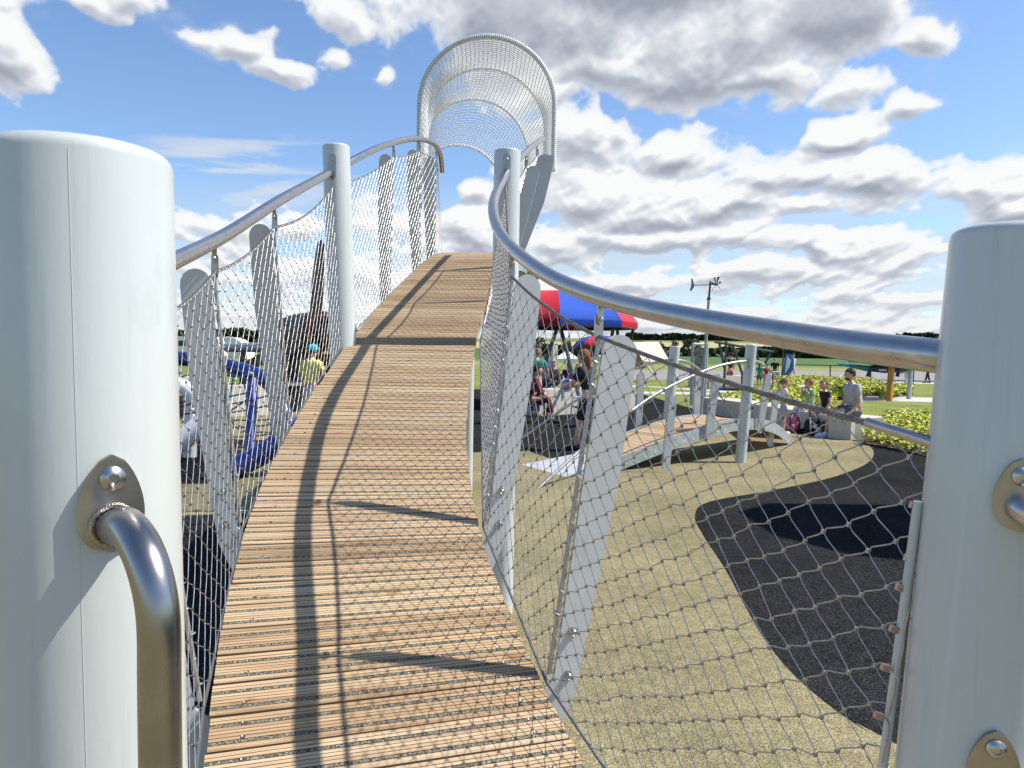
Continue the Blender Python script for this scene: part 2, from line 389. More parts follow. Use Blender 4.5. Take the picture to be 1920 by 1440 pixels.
# near right: two plates
for (px, py, ln) in ((1912, 925, True), (1862, 1425, True)):
    z_ = PY(px, py, 0.93).z; ac = bR+aR*((z_-bR.z)/aR.z); t_ = PY(px, py, 0.92); nR = V((t_.x-ac.x, t_.y-ac.y, 0)).normalized()
    pl, rp, ex, ey = bracket(ac+nR*.084, nR, 0.058, 0.088, pR, -.18, True)
    if py < 1000:
        mb = MB(); mb.tube(curve3([rp-nR*.01, rp+nR*.02, rp+nR*.055+V((.05,0,-.03)), rp+nR*.07+V((.09,0,-.1)), rp+nR*.07+V((.10,0,-.3)), rp+nR*.05+V((.08,0,-.42)), rp+nR*.0+V((.02,.0,-.47))], 8), 0.0165, 20); mb.build('grab_handle', STEEL, pR)
# upper plates on mid posts
for (b_, a_, px, py, Y) in ((b2, a2, 623, 312, 4.77), (b3, a3, 950, 312, 4.87)):
    t_ = PY(px, py, Y); ac = b_+a_*((t_.z-b_.z)/a_.z); n_ = V((t_.x-ac.x, t_.y-ac.y, 0)).normalized()
    bracket(ac+n_*.084, n_, 0.05, 0.16, p2 if b_ is b2 else p3)
# discs on lower post
# ------------------------------------------------------------------ fins, rods, clips, nets
def on_curve(c, Y):
    for a, b in zip(c, c[1:]):
        if a.y <= Y <= b.y: return a.lerp(b, (Y-a.y)/(b.y-a.y))
    return c[-1]
NETR = 0.00125
def fin(Y, side, railc, wt=0.10, wb=0.072, lace=True, dy=0.04, topdrop=0.088):
    c, t, o, up = frame(Y); so = o*side
    edge = c+so*(HW+.004)
    rp = on_curve(railc, Y+dy)
    top = V((rp.x, rp.y, rp.z-topdrop))             # inner top point
    bot = edge-V((0, 0, .02))+so*.012
    ax = (top-bot).normalized(); h = (top-bot).length
    ex = (so-ax*so.dot(ax)).normalized()
    ol = [(0.02, -.13), (0.0, -.045), (0.004, 0.06)]
    g = 0.016
    ol = [(.018, .02), (.018, h-.05)]
    # rounded top
    cxx = g+wt/2
    for i in range(9): an = PI-PI*i/8; ol.append((g+wt/2+math.cos(an)*wt/2, h-.055+math.sin(an)*.055))
    ol += [(g+wt+.002, h*.6), (wb+g, .06), (wb+g-.005, -.03), (.045, -.14), (.03, -.15), (-.03, -.09), (-.03, -.03), (.004, -.0)]
    mb = MB(); mb.plate(ol, bot, ex, ax, .010); f = mb.build('side_fin', PLATE, bridge)
    nn = ex.cross(ax).normalized()
    if nn.y > 0: nn = -nn
    mb = MB(); mb.tube([bot+ax*.03+ex*.004, bot+ax*(h-.02)+ex*.004], .0062, 8)
    for q in (.04, .5, .93): mb.tube([bot+ax*(h*q)+ex*.004, bot+ax*(h*q)+ex*.03], .004, 6)
    mb.build('net_rod', WIRE, f)
    if lace:
        mb = MB(); n = int(h/.066); pts = []
        for i in range(n*12):
            u = .04+(h-.09)*i/(n*12); a = 2*PI*i/12; w = .010+.004*math.sin(u*40)
            pts.append(bot+ax*(u+.012*math.sin(a))+ex*(.004+math.cos(a)*w)+nn*math.sin(a)*.011)
        mb.tube(pts, .0017, 4); mb.build('lacing_wire', WIRE, f)
    for (a, b) in ((.055, .03), (.05, .145)):
        mb = MB(); mb.lathe([(.014, 0), (.014, .003), (.009, .004), (.009, .012), (.006, .015), (.003, .012)], bot+ex*a+ax*b+nn*.005, nn, 14); mb.build('bolt', STEEL, f)
    # clip up to the rail
    mb = MB(); tdir = (rp-top).normalized(); L_ = (rp-top).length-.02
    mb.plate([(-.010, -.035), (.008, -.045), (.012, -.01), (.011, L_*.55), (.006, L_*.62), (-.006, L_*.62), (-.011, L_*.55), (-.013, -.01)], top+ax*.0, ex, tdir, .006)
    mb.plate([(-.008, L_*.3), (0, L_*.22), (.008, L_*.3), (.008, L_+.003), (-.008, L_+.003)], top+nn*.008, ex, tdir, .006)
    mb.lathe([(.006, 0), (.006, .006), (.003, .009)], top+tdir*(L_*.42)+nn*.011, nn, 10)
    mb.lathe([(.006, 0), (.006, .012), (.003, .014)], top+tdir*(L_*.42)-nn*.004, -nn, 10)
    mb.build('rail_clip', STEEL, f)
    return {'b': bot+ax*.01, 't': top+ax*.01-V((0, 0, .03)), 'f': f}
def net(A, B, sag=0.03, cell=(.087, .073), knots=True, r=NETR, endtube=False, par=None, nm='net_panel'):
    """A, B: dicts with bottom b and top t. One wire mesh panel plus its edge cables."""
    par = par or bridge
    def P_(u, v):
        b = A['b'].lerp(B['b'], u); t = A['t'].lerp(B['t'], u)-V((0, 0, sag*4*u*(1-u))); return b.lerp(t, v)
    Lh = ((A['b']-B['b']).length+(A['t']-B['t']).length)/2; Hh = ((A['b']-A['t']).length+(B['b']-B['t']).length)/2
    nu = max(2, round(Lh/cell[0])); nv = max(2, round(Hh/cell[1]))
    mb = MB(); nd = {}
    W, H = 2*nu, 2*nv
    for i in range(W+1):
        for j in range(H+1):
            if (i+j) % 2 == 0:
                jx = random.gauss(0, .004) if 0 < i < W else 0; jy = random.gauss(0, .003) if 0 < j < H else 0
                nd[i, j] = P_(i/W+jx/ max(Lh, .1)*.6, j/H+jy/Hh)
    nrm = (B['b']-A['b']).cross(A['t']-A['b']).normalized()
    for j in range(H):
        pass
    k = 4 if Lh < 3 else 3
    for (i, j), p in nd.items():
        for dj in (1, -1):
            q = nd.get((i+1, j+dj))
            if q is None: continue
            d = q-p; m1 = p+d*.18+V((0, 0, 1))*(-.0035*dj)*-1; m2 = p+d*.82+V((0, 0, 1))*(.0012*dj)*-1
            s_ = nrm*(.0016*dj)
            mb.tube([p+s_*.5, m1+s_, m2+s_, q+s_*.5], r, k, cap=False)
    if knots:
        d1 = (B['b']-A['b']).normalized(); rot = Matrix((d1, nrm, d1.cross(nrm))).transposed()
        for (i, j), p in nd.items():
            if 0 < i < W and 0 < j < H: mb.box(p, (.0052, .0050, .0064), rot, 1)
    o = mb.build(nm, [WIRE, FERR], par)
    mc = MB()
    top = [P_(i/24, 1)+V((0, 0, .004)) for i in range(25)]; 
    def twist(pts, rr):
        for s3 in range(3):
            out = []
            n_ = 10*(len(pts)-1)
            for i in range(n_+1):
                f_ = i/10; a_ = min(int(f_), len(pts)-2); p = pts[a_].lerp(pts[a_+1], f_-a_); an = i*.9+s3*2*PI/3
                out.append(p+nrm*math.cos(an)*rr*.55+V((0, 0, 1))*math.sin(an)*rr*.55)
            mc.tube(out, rr*.6, 5)
    twist(top, .0052); mc.build('top_cable', CABLE, o); mc = MB()
    mc.tube([P_(i/12, 0) for i in range(13)], .0045, 6)
    cb_ = mc.build('bottom_cable', CABLE, o)
    return o
# right side
fR1 = fin(1.84, 1, cR, dy=.17); fR2 = fin(2.66, 1, cR, dy=.2)
e3 = {'b': PY(922, 640, 4.9)+V((-.0, 0, 0)), 't': PY(948, 352, 4.86)}
c_, t_, o_, u_ = frame(4.93); e3['b'] = c_+o_*(HW+.03)
endR = {'t': PY(1755, 832, 1.02), 'b': V((0, 0, 0))}; c_, t_, o_, u_ = frame(1.02); 
endR['b'] = PY(1566, 2080, 1.06)
net(fR1, endR, .012, cell=(.087, .060), r=.00115); net(fR2, fR1, .02); net(e3, fR2, .03)
# rod beside the near right post and swaged end fittings
mb = MB(); mb.tube([PY(1722, 940, 1.03), PY(1572, 2060, 1.06)], .0065, 10); rod = mb.build('net_rod', PAINT, bridge)
mb = MB()
sa = fR1['t'].lerp(endR['t'], .885); sb = endR['t']
mb.tube([sa, sa.lerp(sb, .5), sb], .0078, 12); mb.lathe([(.009, 0), (.009, .02), (.005, .022), (.005, .03)], sb, (sb-sa), 10)
mb.build('swaged_fitting', STEEL, bridge)
mb = MB()
for i, (x, y) in enumerate(((1722, 948), (1712, 1047), (1696, 1102), (1684, 1180), (1668, 1252), (1655, 1342))):
    p = PY(x-8, y, 1.035); mb.box(p, (.011, .007, .009), Matrix.Rotation(.3, 3, 'Y'))
    q = PY(x+6, y+8, 1.03); mb.tube(curve3([p, p+V((.01, 0, -.004)), q+V((.002, 0, -.03)), q+V((-.003, 0, -.06))], 4), .0013, 5)
mb.build('ferrules', mat('pink copper ferrule', (.5, .36, .30), .35, .8, .2, 30), rod)
# left side
fL0 = fin(1.88, -1, cL, dy=-.12); fL1 = fin(2.70, -1, cL, dy=-.10); fL2 = fin(3.58, -1, cL, dy=-.12)
c_, t_, o_, u_ = frame(4.8); e2 = {'b': c_-o_*(HW+.03), 't': PY(623, 353, 4.74)}
c_, t_, o_, u_ = frame(4.9); e2b = {'b': c_-o_*(HW+.03), 't': PY(650, 343, 4.95)}
c_, t_, o_, u_ = frame(0.95); eL = {'b': c_-o_*(HW+.03), 't': PY(40, 760, .95)}
net(fL0, fL1, .03, cell=(.102, .083), r=.00105); net(fL1, fL2, .03, cell=(.102, .083), r=.00105); net(fL2, e2, .05, cell=(.102, .083), r=.00105); net(eL, fL0, .02, cell=(.102, .083), r=.00105)
fL3 = fin(6.12, -1, cL2, dy=0); fL4 = fin(6.85, -1, cL2, dy=.0); fL5 = fin(7.25, -1, cL2, dy=.02)
net(e2b, fL3, .03, cell=(.102, .083), r=.00105); net(fL3, fL4, .02, cell=(.102, .083), r=.00105); net(fL4, fL5, .01, cell=(.102, .083), r=.00105)
fR3 = fin(5.95, 1, cR2, dy=-.05); fR4 = fin(6.75, 1, cR2, dy=-.02, wt=.15); 
c_, t_, o_, u_ = frame(5.0); e3b = {'b': c_+o_*(HW+.03), 't': PY(958, 350, 5.03)}
net(e3b, fR3, .03); net(fR3, fR4, .02)
c_, t_, o_, u_ = frame(7.6); eR5 = {'b': c_+o_*(HW+.03), 't': V((.33, 7.7, 3.5))}
eL5 = {'b': c_-o_*(HW+.03), 't': V((-.78, 7.85, 3.5))}
net(fL5, eL5, .01, cell=(.102, .083), r=.00105)
# ------------------------------------------------------------------ net tunnel at the top
tun = thing('net_tunnel', (-.3, 8.0, 0), 'white rope net tunnel arching over the top of the footbridge', 'net tunnel')
hoops = [(915, 68, 8.0), (912, 128, 8.95), (893, 186, 10.1), (862, 272, 12.4)]
hp = []
for (px, py, Y) in hoops: hp.append(PY(px, py, Y))
RH = 0.68
def hoop_pt(c, d, a, r, side=.62):   # s along the U outline: a in 0..1
    L1 = side; L2 = PI*r; tot = 2*L1+L2; s_ = a*tot; ex = V((d.y, -d.x, 0))
    if s_ < L1: return c+ex*(-r)+V((0, 0, -r-(L1-s_)))
    if s_ < L1+L2: an = PI-(s_-L1)/r; return c+ex*(r*math.cos(an))+V((0, 0, -r+r*math.sin(an)))
    return c+ex*r+V((0, 0, -r-(s_-L1-L2)))
dirs = [V((.02, 1, 0)).normalized(), V((-.08, 1, 0)).normalized(), V((-.14, 1, 0)).normalized(), V((-.14, 1, 0)).normalized()]
cs = curve3(hp, 20); nr = len(cs); cc = 70
lo = [(.0), (1.0)]
def section(i):
    f_ = i/(nr-1)*3; k = min(int(f_), 2); d = dirs[k].lerp(dirs[k+1], f_-k).normalized()
    pinch = 1-.05*math.sin((f_-k)*PI); r = RH*pinch
    c = cs[i]-V((0, 0, RH*(1-pinch)))
    return [hoop_pt(c, d, a/cc, r) for a in range(cc+1)]
secs = [section(i) for i in range(nr)]
mb = MB()
rows = []
mult = 1
fine = []
for i in range(nr-1):
    fine.append(secs[i])
fine.append(secs[-1])
for i, s_ in enumerate(fine):
    pts = [p+V((0, 0, .006*math.sin(k*PI+0*i))) for k, p in enumerate(s_)]
    mb.tube(pts, .0048, 4, cap=False)
for k in range(cc+1):
    mb.tube([s_[k] for s_ in fine], .0048, 4, cap=False)
mb.build('rope_net', ROPE, tun)
for hi, i in enumerate((0, 20, 40, nr-1)):
    f_ = i/(nr-1)*3; k = min(int(f_), 2)
    d = dirs[min(hi, 3)]
    pts = [hoop_pt(cs[i], d, a/90, RH+.012, .66 if hi == 0 else .62) for a in range(91)]
    mb = MB(); mb.tube(pts, .020 if hi == 0 else .017, 12); h = mb.build('hoop', WHITE if hi else GALV, tun)
    mb = MB(); pp = []
    tt = 90*14 if hi == 0 else 90*8
    for q in range(tt+1):
        f2 = q/tt*90; a_ = min(int(f2), 89); p = pts[a_].lerp(pts[a_+1], f2-a_); tg = (pts[a_+1]-pts[a_]).normalized(); x = V((d.x, d.y, 0)); y = tg.cross(x)
        an = q*2*PI/7; R_ = .024 if hi == 0 else .021; pp.append(p+x*math.cos(an)*R_+y*math.sin(an)*R_)
    mb.tube(pp, .0065 if hi == 0 else .006, 4); mb.build('rope_wrap', ROPE, h)
# tunnel floor and its supports
mb = MB(); vs = []; fs = []
for i in range(nr):
    f_ = i/(nr-1)*3; k = min(int(f_), 2); d = dirs[k].lerp(dirs[k+1], f_-k).normalized(); ex = V((d.y, -d.x, 0)); c = V((cs[i].x, cs[i].y, 2.6))
    vs += [c-ex*.62, c+ex*.62, c+ex*.62-V((0, 0, .08)), c-ex*.62-V((0, 0, .08))]
for i in range(nr-1):
    for j in range(4): fs.append([i*4+j, i*4+(j+1) % 4, i*4+4+(j+1) % 4, i*4+4+j])
fs += [[0, 1, 2, 3], [nr*4-4, nr*4-3, nr*4-2, nr*4-1]]
mb.add(vs, fs); mb.build('tunnel_floor', GALV, tun)
for (x, y) in ((-.95, 8.7), (-.5, 8.9), (-1.45, 12.2), (-.95, 12.3)):
    mb = MB(); mb.lathe([(.06, 0), (.06, 2.54)], (x, y, 0), V((0, 0, 1)), 16); mb.build('support_post', PAINT, tun)
# ------------------------------------------------------------------ ground
def grass_mat(name, c1, c2, c3, scale=3.0):
    m, nt, b = newmat(name); L = nt.links; tc = N(nt, 'ShaderNodeTexCoord')
    n = N(nt, 'ShaderNodeTexNoise'); n.inputs['Scale'].default_value = scale; n.inputs['Detail'].default_value = 12; n.inputs['Roughness'].default_value = .7; L.new(tc.outputs['Object'], n.inputs[0])
    r = ramp(nt, n.outputs['Fac'], [(.3, c1), (.5, c2), (.7, c3)]); L.new(r.outputs[0], b.inputs['Base Color']); b.inputs['Roughness'].default_value = .95; b.inputs['Specular IOR Level'].default_value = .2
    n2 = N(nt, 'ShaderNodeTexNoise'); n2.inputs['Scale'].default_value = 40; L.new(tc.outputs['Object'], n2.inputs[0]); bp = N(nt, 'ShaderNodeBump'); bp.inputs['Strength'].default_value = .8; bp.inputs['Distance'].default_value = .03
    L.new(n2.outputs['Fac'], bp.inputs['Height']); L.new(bp.outputs[0], b.inputs['Normal']); MATS[name] = m; return m
LAWN = grass_mat('mown grass', (.12, .15, .028), (.19, .215, .045), (.30, .31, .085), .7)
CROP = grass_mat('green crop field', (.055, .12, .022), (.07, .15, .03), (.085, .17, .035), .02)
def ground_mat():
    m, nt, b = newmat('distant farmland'); L = nt.links; tc = N(nt, 'ShaderNodeTexCoord'); sp = N(nt, 'ShaderNodeSeparateXYZ'); L.new(tc.outputs['Object'], sp.inputs[0])
    n = N(nt, 'ShaderNodeTexNoise'); n.inputs['Scale'].default_value = .004; n.inputs['Detail'].default_value = 3; L.new(tc.outputs['Object'], n.inputs[0])
    mu = N(nt, 'ShaderNodeMath', operation='MULTIPLY'); mu.inputs[1].default_value = 260; L.new(n.outputs['Fac'], mu.inputs[0])
    ad = N(nt, 'ShaderNodeMath', operation='ADD'); L.new(sp.outputs['Y'], ad.inputs[0]); L.new(mu.outputs[0], ad.inputs[1])
    mr = N(nt, 'ShaderNodeMapRange'); mr.inputs['From Max'].default_value = 1600; L.new(ad.outputs[0], mr.inputs[0])
    r = ramp(nt, mr.outputs[0], [(0, (.15, .19, .045)), (.10, (.16, .19, .045)), (.13, (.26, .26, .10)), (.15, (.085, .15, .045)), (.40, (.075, .135, .045)), (.44, (.36, .30, .15)), (.60, (.44, .36, .19)), (.66, (.12, .17, .05)), (1, (.40, .33, .18))])
    n2 = N(nt, 'ShaderNodeTexNoise'); n2.inputs['Scale'].default_value = .6; n2.inputs['Detail'].default_value = 10; L.new(tc.outputs['Object'], n2.inputs[0])
    m2 = N(nt, 'ShaderNodeMapRange'); m2.inputs['To Min'].default_value = .75; m2.inputs['To Max'].default_value = 1.25; L.new(n2.outputs['Fac'], m2.inputs[0])
    vm = N(nt, 'ShaderNodeVectorMath', operation='SCALE'); L.new(r.outputs[0], vm.inputs[0]); L.new(m2.outputs[0], vm.inputs['Scale'])
    L.new(vm.outputs[0], b.inputs['Base Color']); b.inputs['Roughness'].default_value = 1; b.inputs['Specular IOR Level'].default_value = .1; return m
def terr(x, y):
    d = math.hypot(x, y); t = min(max((d-330)/1100, 0), 1)
    return (t*t*(3-2*t))*(17+5*math.sin(x*.0023+1)+3*math.sin(x*.006))*(1 if y > -200 else .5)
mb = MB(); vs = []; fs = []; rad = [0, 30, 80, 160, 250, 330]+[330+i*55 for i in range(1, 24)]+[2200, 3200]; na = 120
for r_ in rad:
    for j in range(na): a = 2*PI*j/na; x, y = r_*math.cos(a), r_*math.sin(a); vs.append((x, y, terr(x, y)))
for i in range(len(rad)-1):
    for j in range(na): fs.append([i*na+j, (i+1)*na+j, (i+1)*na+(j+1) % na, i*na+(j+1) % na])
mb.add(vs, fs, 0, True); gnd = struct(mb.build('ground', ground_mat()))
def sheet(name, pts, z, m, mb=None):
    own = mb is None; mb = mb or MB(); mb.add([(p[0], p[1], z) for p in pts], [list(range(len(pts)))], 0)
    if own:
        o = mb.build(name, m); me = o.data
        bm = bmesh.new(); bm.from_mesh(me); bmesh.ops.triangulate(bm, faces=bm.faces)
        for f in bm.faces:
            if f.normal.z < 0: f.normal_flip()
        bm.to_mesh(me); bm.free(); return struct(o)
def smooth_poly(pts, k=6):
    n = len(pts); out = []
    for i in range(n):
        p0, p1, p2, p3 = [V((p[0], p[1], 0)) for p in (pts[i-1], pts[i], pts[(i+1) % n], pts[(i+2) % n])]
        for j in range(k):
            t = j/k; out.append(0.5*((2*p1)+(p2-p0)*t+(2*p0-5*p1+4*p2-p3)*t*t+(3*p1-p0-3*p2+p3)*t**3))
    return out
def GP(*a): return [G(x, y) for x, y in a]
# playground surfacing: charcoal base with tan islands
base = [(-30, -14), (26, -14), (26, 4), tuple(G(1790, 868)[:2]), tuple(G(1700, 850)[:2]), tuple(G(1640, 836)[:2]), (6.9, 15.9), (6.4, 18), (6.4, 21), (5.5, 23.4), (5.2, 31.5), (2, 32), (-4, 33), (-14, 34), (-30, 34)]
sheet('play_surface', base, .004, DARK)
lobe = [(-25, 9.8), (-25, -12), (5.5, -12), (3.2, 0)]+[tuple(p[:2]) for p in GP((1720, 1420), (1640, 1382), (1560, 1330), (1480, 1260), (1420, 1180), (1360, 1070), (1318, 1005), (1303, 968), (1330, 942), (1450, 920), (1560, 896), (1625, 870), (1638, 848), (1620, 832), (1575, 824), (1520, 818), (1460, 806), (1405, 788), (1340, 780), (1290, 790), (1200, 838), (1110, 856), (1045, 862), (1000, 850), (960, 838), (880, 850), (760, 840), (640, 835), (540, 838), (450, 842), (300, 845), (100, 880))]
sheet('tan_play_surface', smooth_poly(lobe), .008, TAN)
# charcoal area left of and below the footbridge, then a painted shadow patch
sheet('charcoal_and_shadow_surface', smooth_poly([(-1.6, 1.0), (-1.1, 3.0), (-1.2, 5.0), (-1.1, 6.6), (-1.6, 7.6), (-3.2, 7.6), (-4.6, 6.6), (-6.5, 6.2), (-6.2, 5.0), (-3.6, 4.4), (-2.6, 2.6)]), .012, DARK)
sheet('charcoal_and_shadow_surface', smooth_poly([tuple(p[:2]) for p in GP((250, 852), (400, 846), (452, 860), (462, 890), (430, 905), (340, 908), (200, 900))]), .012, DARK)  # shadow beside the white tubes, put in as a dark sheet
sheet('tan_play_surface', smooth_poly([tuple(p[:2]) for p in GP((330, 790), (420, 768), (520, 765), (620, 775), (610, 815), (500, 826), (400, 822), (330, 815))]), .012, TAN)
# lawn, paths and road on the right
sheet('lawn', [(2.5, 60), (60, 60), (60, 4), (9.5, 8), tuple(G(1790, 868)[:2]), tuple(G(1640, 836)[:2]), (6.9, 15.9), (6.4, 18), (6.4, 21), (5.5, 23.4), (5.2, 31.5)], .016, LAWN)
sheet('concrete_path', [(5.0, 40)]+[tuple(p[:2]) for p in GP((1500, 742), (1560, 744), (1660, 745), (1780, 747), (2100, 752), (2100, 764), (1780, 756), (1650, 753), (1560, 751), (1500, 748))], .022, CONC_G)
road = [tuple(p[:2]) for p in GP((1180, 694), (1490, 696), (1800, 700), (2300, 706), (2300, 726), (1800, 717), (1490, 714), (1180, 712))]
sheet('access_road', road, .022, ASPH)
sheet('road_edge', [tuple(p[:2]) for p in GP((1440, 715), (1800, 718), (2300, 727), (2300, 730), (1800, 721), (1440, 718))], .026, CONC_G)
sheet('concrete_path', [tuple(p[:2]) for p in GP((1180, 734.5), (1340, 737), (1340, 741), (1180, 738.5))], .020, CONC_G)
sheet('lawn', [(4.0, 31.8), (12, 33), (10, 60), (-8, 60), (-5, 36)], .012, LAWN)
# ------------------------------------------------------------------ small arch bridge
def path2(pts, zs):
    t = [0]
    for a, b in zip(pts, pts[1:]): t.append(t[-1]+math.hypot(b[0]-a[0], b[1]-a[1]))
    fx = spline(t, [p[0] for p in pts]); fy = spline(t, [p[1] for p in pts]); tz = t
    fz = spline(t, zs)
    return fx, fy, fz, t[-1], t
sb = thing('small_footbridge', (.9, 11.0, 0), 'low arched timber footbridge with steel rails, beyond the right wire net', 'footbridge')
fx, fy, fz, TL, tk = path2([(.95, 11.15), (2.1, 11.85), (3.2, 12.75), (4.2, 13.8), (5.0, 15.0)], [.05, .40, .60, .50, .08])
def fr2(s):
    e = .02; c = V((fx(s), fy(s), fz(s))); t = V((fx(s+e)-fx(s-e), fy(s+e)-fy(s-e), fz(s+e)-fz(s-e))).normalized(); o = V((t.y, -t.x, 0)).normalized(); return c, t, o, o.cross(t)
class _S: pass
def deck2(mb, s0, s1, hw):
    s = s0
    while s < s1:
        c, t, o, up = fr2(s); rn = random.random(); wd = .102; ps = [(0, -.03), (0, 0), (wd, 0), (wd, -.03)]; vs = []; uv = []
        for sx in (-1, 1):
            for u, h in ps: vs.append(c+t*u+o*sx*hw+up*h); uv.append((sx*hw, u, h))
        mb.add(vs, [[0, 1, 5, 4], [1, 2, 6, 5], [2, 3, 7, 6], [3, 0, 4, 7], [0, 1, 2, 3], [4, 5, 6, 7]], 0, False, rn, uv); s += .112*math.hypot(t.x, t.y)
H2 = .46
mb = MB(); deck2(mb, .35, TL-.15, H2); mb.build('deck', [WOOD], sb, attr=True)
mb = MB(); c, t, o, up = fr2(.38); c0 = V((.62, 10.9, .012)); d0 = (c-c0).normalized(); q = V((-.55, 10.55, 0))
tip = V((c.x, c.y, 0))-V((t.x, t.y, 0))*1.0
vs = [c-o*H2+V((0, 0, -.005)), c+o*H2+V((0, 0, -.005)), tip+o*(H2+.12)+V((0, 0, .012)), tip-o*(H2+.12)+V((0, 0, .012))]
mb.add(vs+[V((p.x, p.y, 0.0)) for p in vs], [[0, 1, 2, 3], [1, 0, 4, 5], [2, 1, 5, 6], [3, 2, 6, 7], [0, 3, 7, 4]]); mb.build('entry_ramp', mat('pale ramp plate', (.52, .53, .54), .5, .2, .12, 6, .1, 60), sb)
for sx in (-1, 1):
    mb = MB(); ns = 40; vs = []; fs = []
    for i in range(ns+1):
        s = .3+(TL-.35)*i/ns; c, t, o, up = fr2(s)
        for (a, b) in ((H2+.004, .035), (H2+.014, .035), (H2+.014, -.16), (H2+.004, -.16)):
            p = c+o*(sx*a)+V((0, 0, b)); p.z = max(p.z, 0.001); vs.append(p)
    for i in range(ns):
        for j in range(4): fs.append([i*4+j, i*4+(j+1) % 4, i*4+4+(j+1) % 4, i*4+4+j])
    mb.add(vs, fs); st = mb.build('stringer', GALV, sb); mb = MB()
    for i in range(26):
        s = .5+(TL-.8)*i/25; c, t, o, up = fr2(s); mb.lathe([(.011, 0), (.011, .006), (.004, .009)], c+o*(sx*(H2+.014))+V((0, 0, -.11)), o*sx, 8)
    mb.build('bolts', WHITE, st)
def lean_post(px0, y0, px1, y1, Y, r=.084, par=sb, z0=0.0):
    a = PY(px0, y0, Y); b = PY(px1, y1, Y); ax = (a-b).normalized(); base = a-ax*((a.z-z0)/ax.z); h = (a-base).length
    mb = MB(); mb.lathe([(r, 0), (r, h-.01), (r-.01, h)], base, ax, 28); o = mb.build('post', PAINT, par)
    q = V((base.x, base.y, 0)); 
    mb = MB(); n_ = V((-base.x, -base.y, 0)).normalized(); mb.box(base+ax*(h-.30)+n_*.085+V((-.02, 0, 0)), (.03, .012, .16), Matrix.Rotation(math.atan2(n_.y, n_.x)+PI/2, 3, 'Z')); mb.build('bracket_plate', FERR, o)
    return o
lean_post(1409, 646, 1388, 868, 12.03); lean_post(1266, 649, 1251, 800, 12.9)
def rails(pts): mb = MB(); mb.tube(curve3([PY(*p) for p in pts], 8), .021, 10); mb.build('handrail', WIRE, sb)
rails([(1008, 917, 9.5), (1091, 842, 10.0), (1175, 777, 10.55), (1226, 741, 10.9), (1272, 717, 11.2), (1330, 692, 11.55), (1370, 681, 11.8), (1404, 677, 12.0), (1428, 682, 12.5), (1445, 695, 13.1), (1456, 712, 13.7), (1464, 735, 14.2)])
rails([(948, 842, 12.6), (987, 816, 12.6), (1060, 764, 12.6), (1106, 735, 12.65), (1150, 710, 12.7), (1189, 692, 12.75), (1225, 680, 12.8), (1256, 675, 12.85), (1276, 676, 12.95), (1298, 684, 13.3), (1318, 698, 13.8), (1336, 718, 14.4), (1352, 745, 15.1)])
def fin2(top, bot, w, Y, w2=None):
    a = PY(top[0], top[1], Y); b = PY(bot[0], bot[1], Y); ax = (a-b).normalized(); h = (a-b).length; ex = V((.75, .62, 0)); ex = V((1, .25, 0)); ex = (ex-ax*ex.dot(ax)).normalized()
    ol = [(-w/2, .04), (-w/2, h-w/2)]+[(math.cos(PI-PI*i/8)*w/2, h-w/2+math.sin(PI-PI*i/8)*w/2) for i in range(9)]+[(w/2, .1), (w/2*.6, 0), (-w/2*.4, 0)]
    mb = MB(); mb.plate(ol, b, ex, ax, .02); f = mb.build('side_fin', PLATE, sb)
    mb = MB(); mb.tube([b+ax*.1-ex*(w/2+.02), a-ax*.05-ex*(w/2+.02)], .008, 6); mb.build('net_rod', WIRE, f); return a
fin2((1263, 741), (1248, 884), .11, 10.9); fin2((1345, 701), (1328, 822), .115, 11.9); fin2((1442, 701), (1424, 812), .115, 13.0); fin2((1458, 728), (1443, 838), .115, 14.1)
fin2((1203, 697), (1197, 806), .12, 13.2); fin2((1310, 698), (1305, 800), .12, 13.9)
# ------------------------------------------------------------------ overhead canopy outside the frame whose shade falls on the dark surfacing
sun_az = (.72, .15); ks = .86
can = thing('shade_roof', (5.7, 8.0, 0), 'dark play tower roof panel standing to the right of the rubber ground', 'tower roof')
shp = GP((1383, 960), (1440, 944), (1500, 945), (1745, 948), (1900, 950), (1900, 1090), (1740, 1056), (1600, 1042), (1450, 1005))
hz = 5.5; off = V((.67, .035, .85))/.85*hz
mb = MB(); pts = [V((p.x, p.y, 0))+off for p in shp]; k = len(pts)
mb.add(pts+[p-V((0, 0, .06)) for p in pts], [list(range(k)), list(range(k, 2*k))[::-1]]+[[i, (i+1) % k, (i+1) % k+k, i+k] for i in range(k)]); mb.build('roof_panel', DKGREY, can)
cc_ = sum(pts, V())/k
for dx, dy in ((1.2, -.4), (1.3, .5)):
    mb = MB(); mb.lathe([(.07, 0), (.07, hz-.08)], (cc_.x+dx, cc_.y+dy, 0), V((0, 0, 1)), 14); mb.build('roof_post', DKGREY, can)
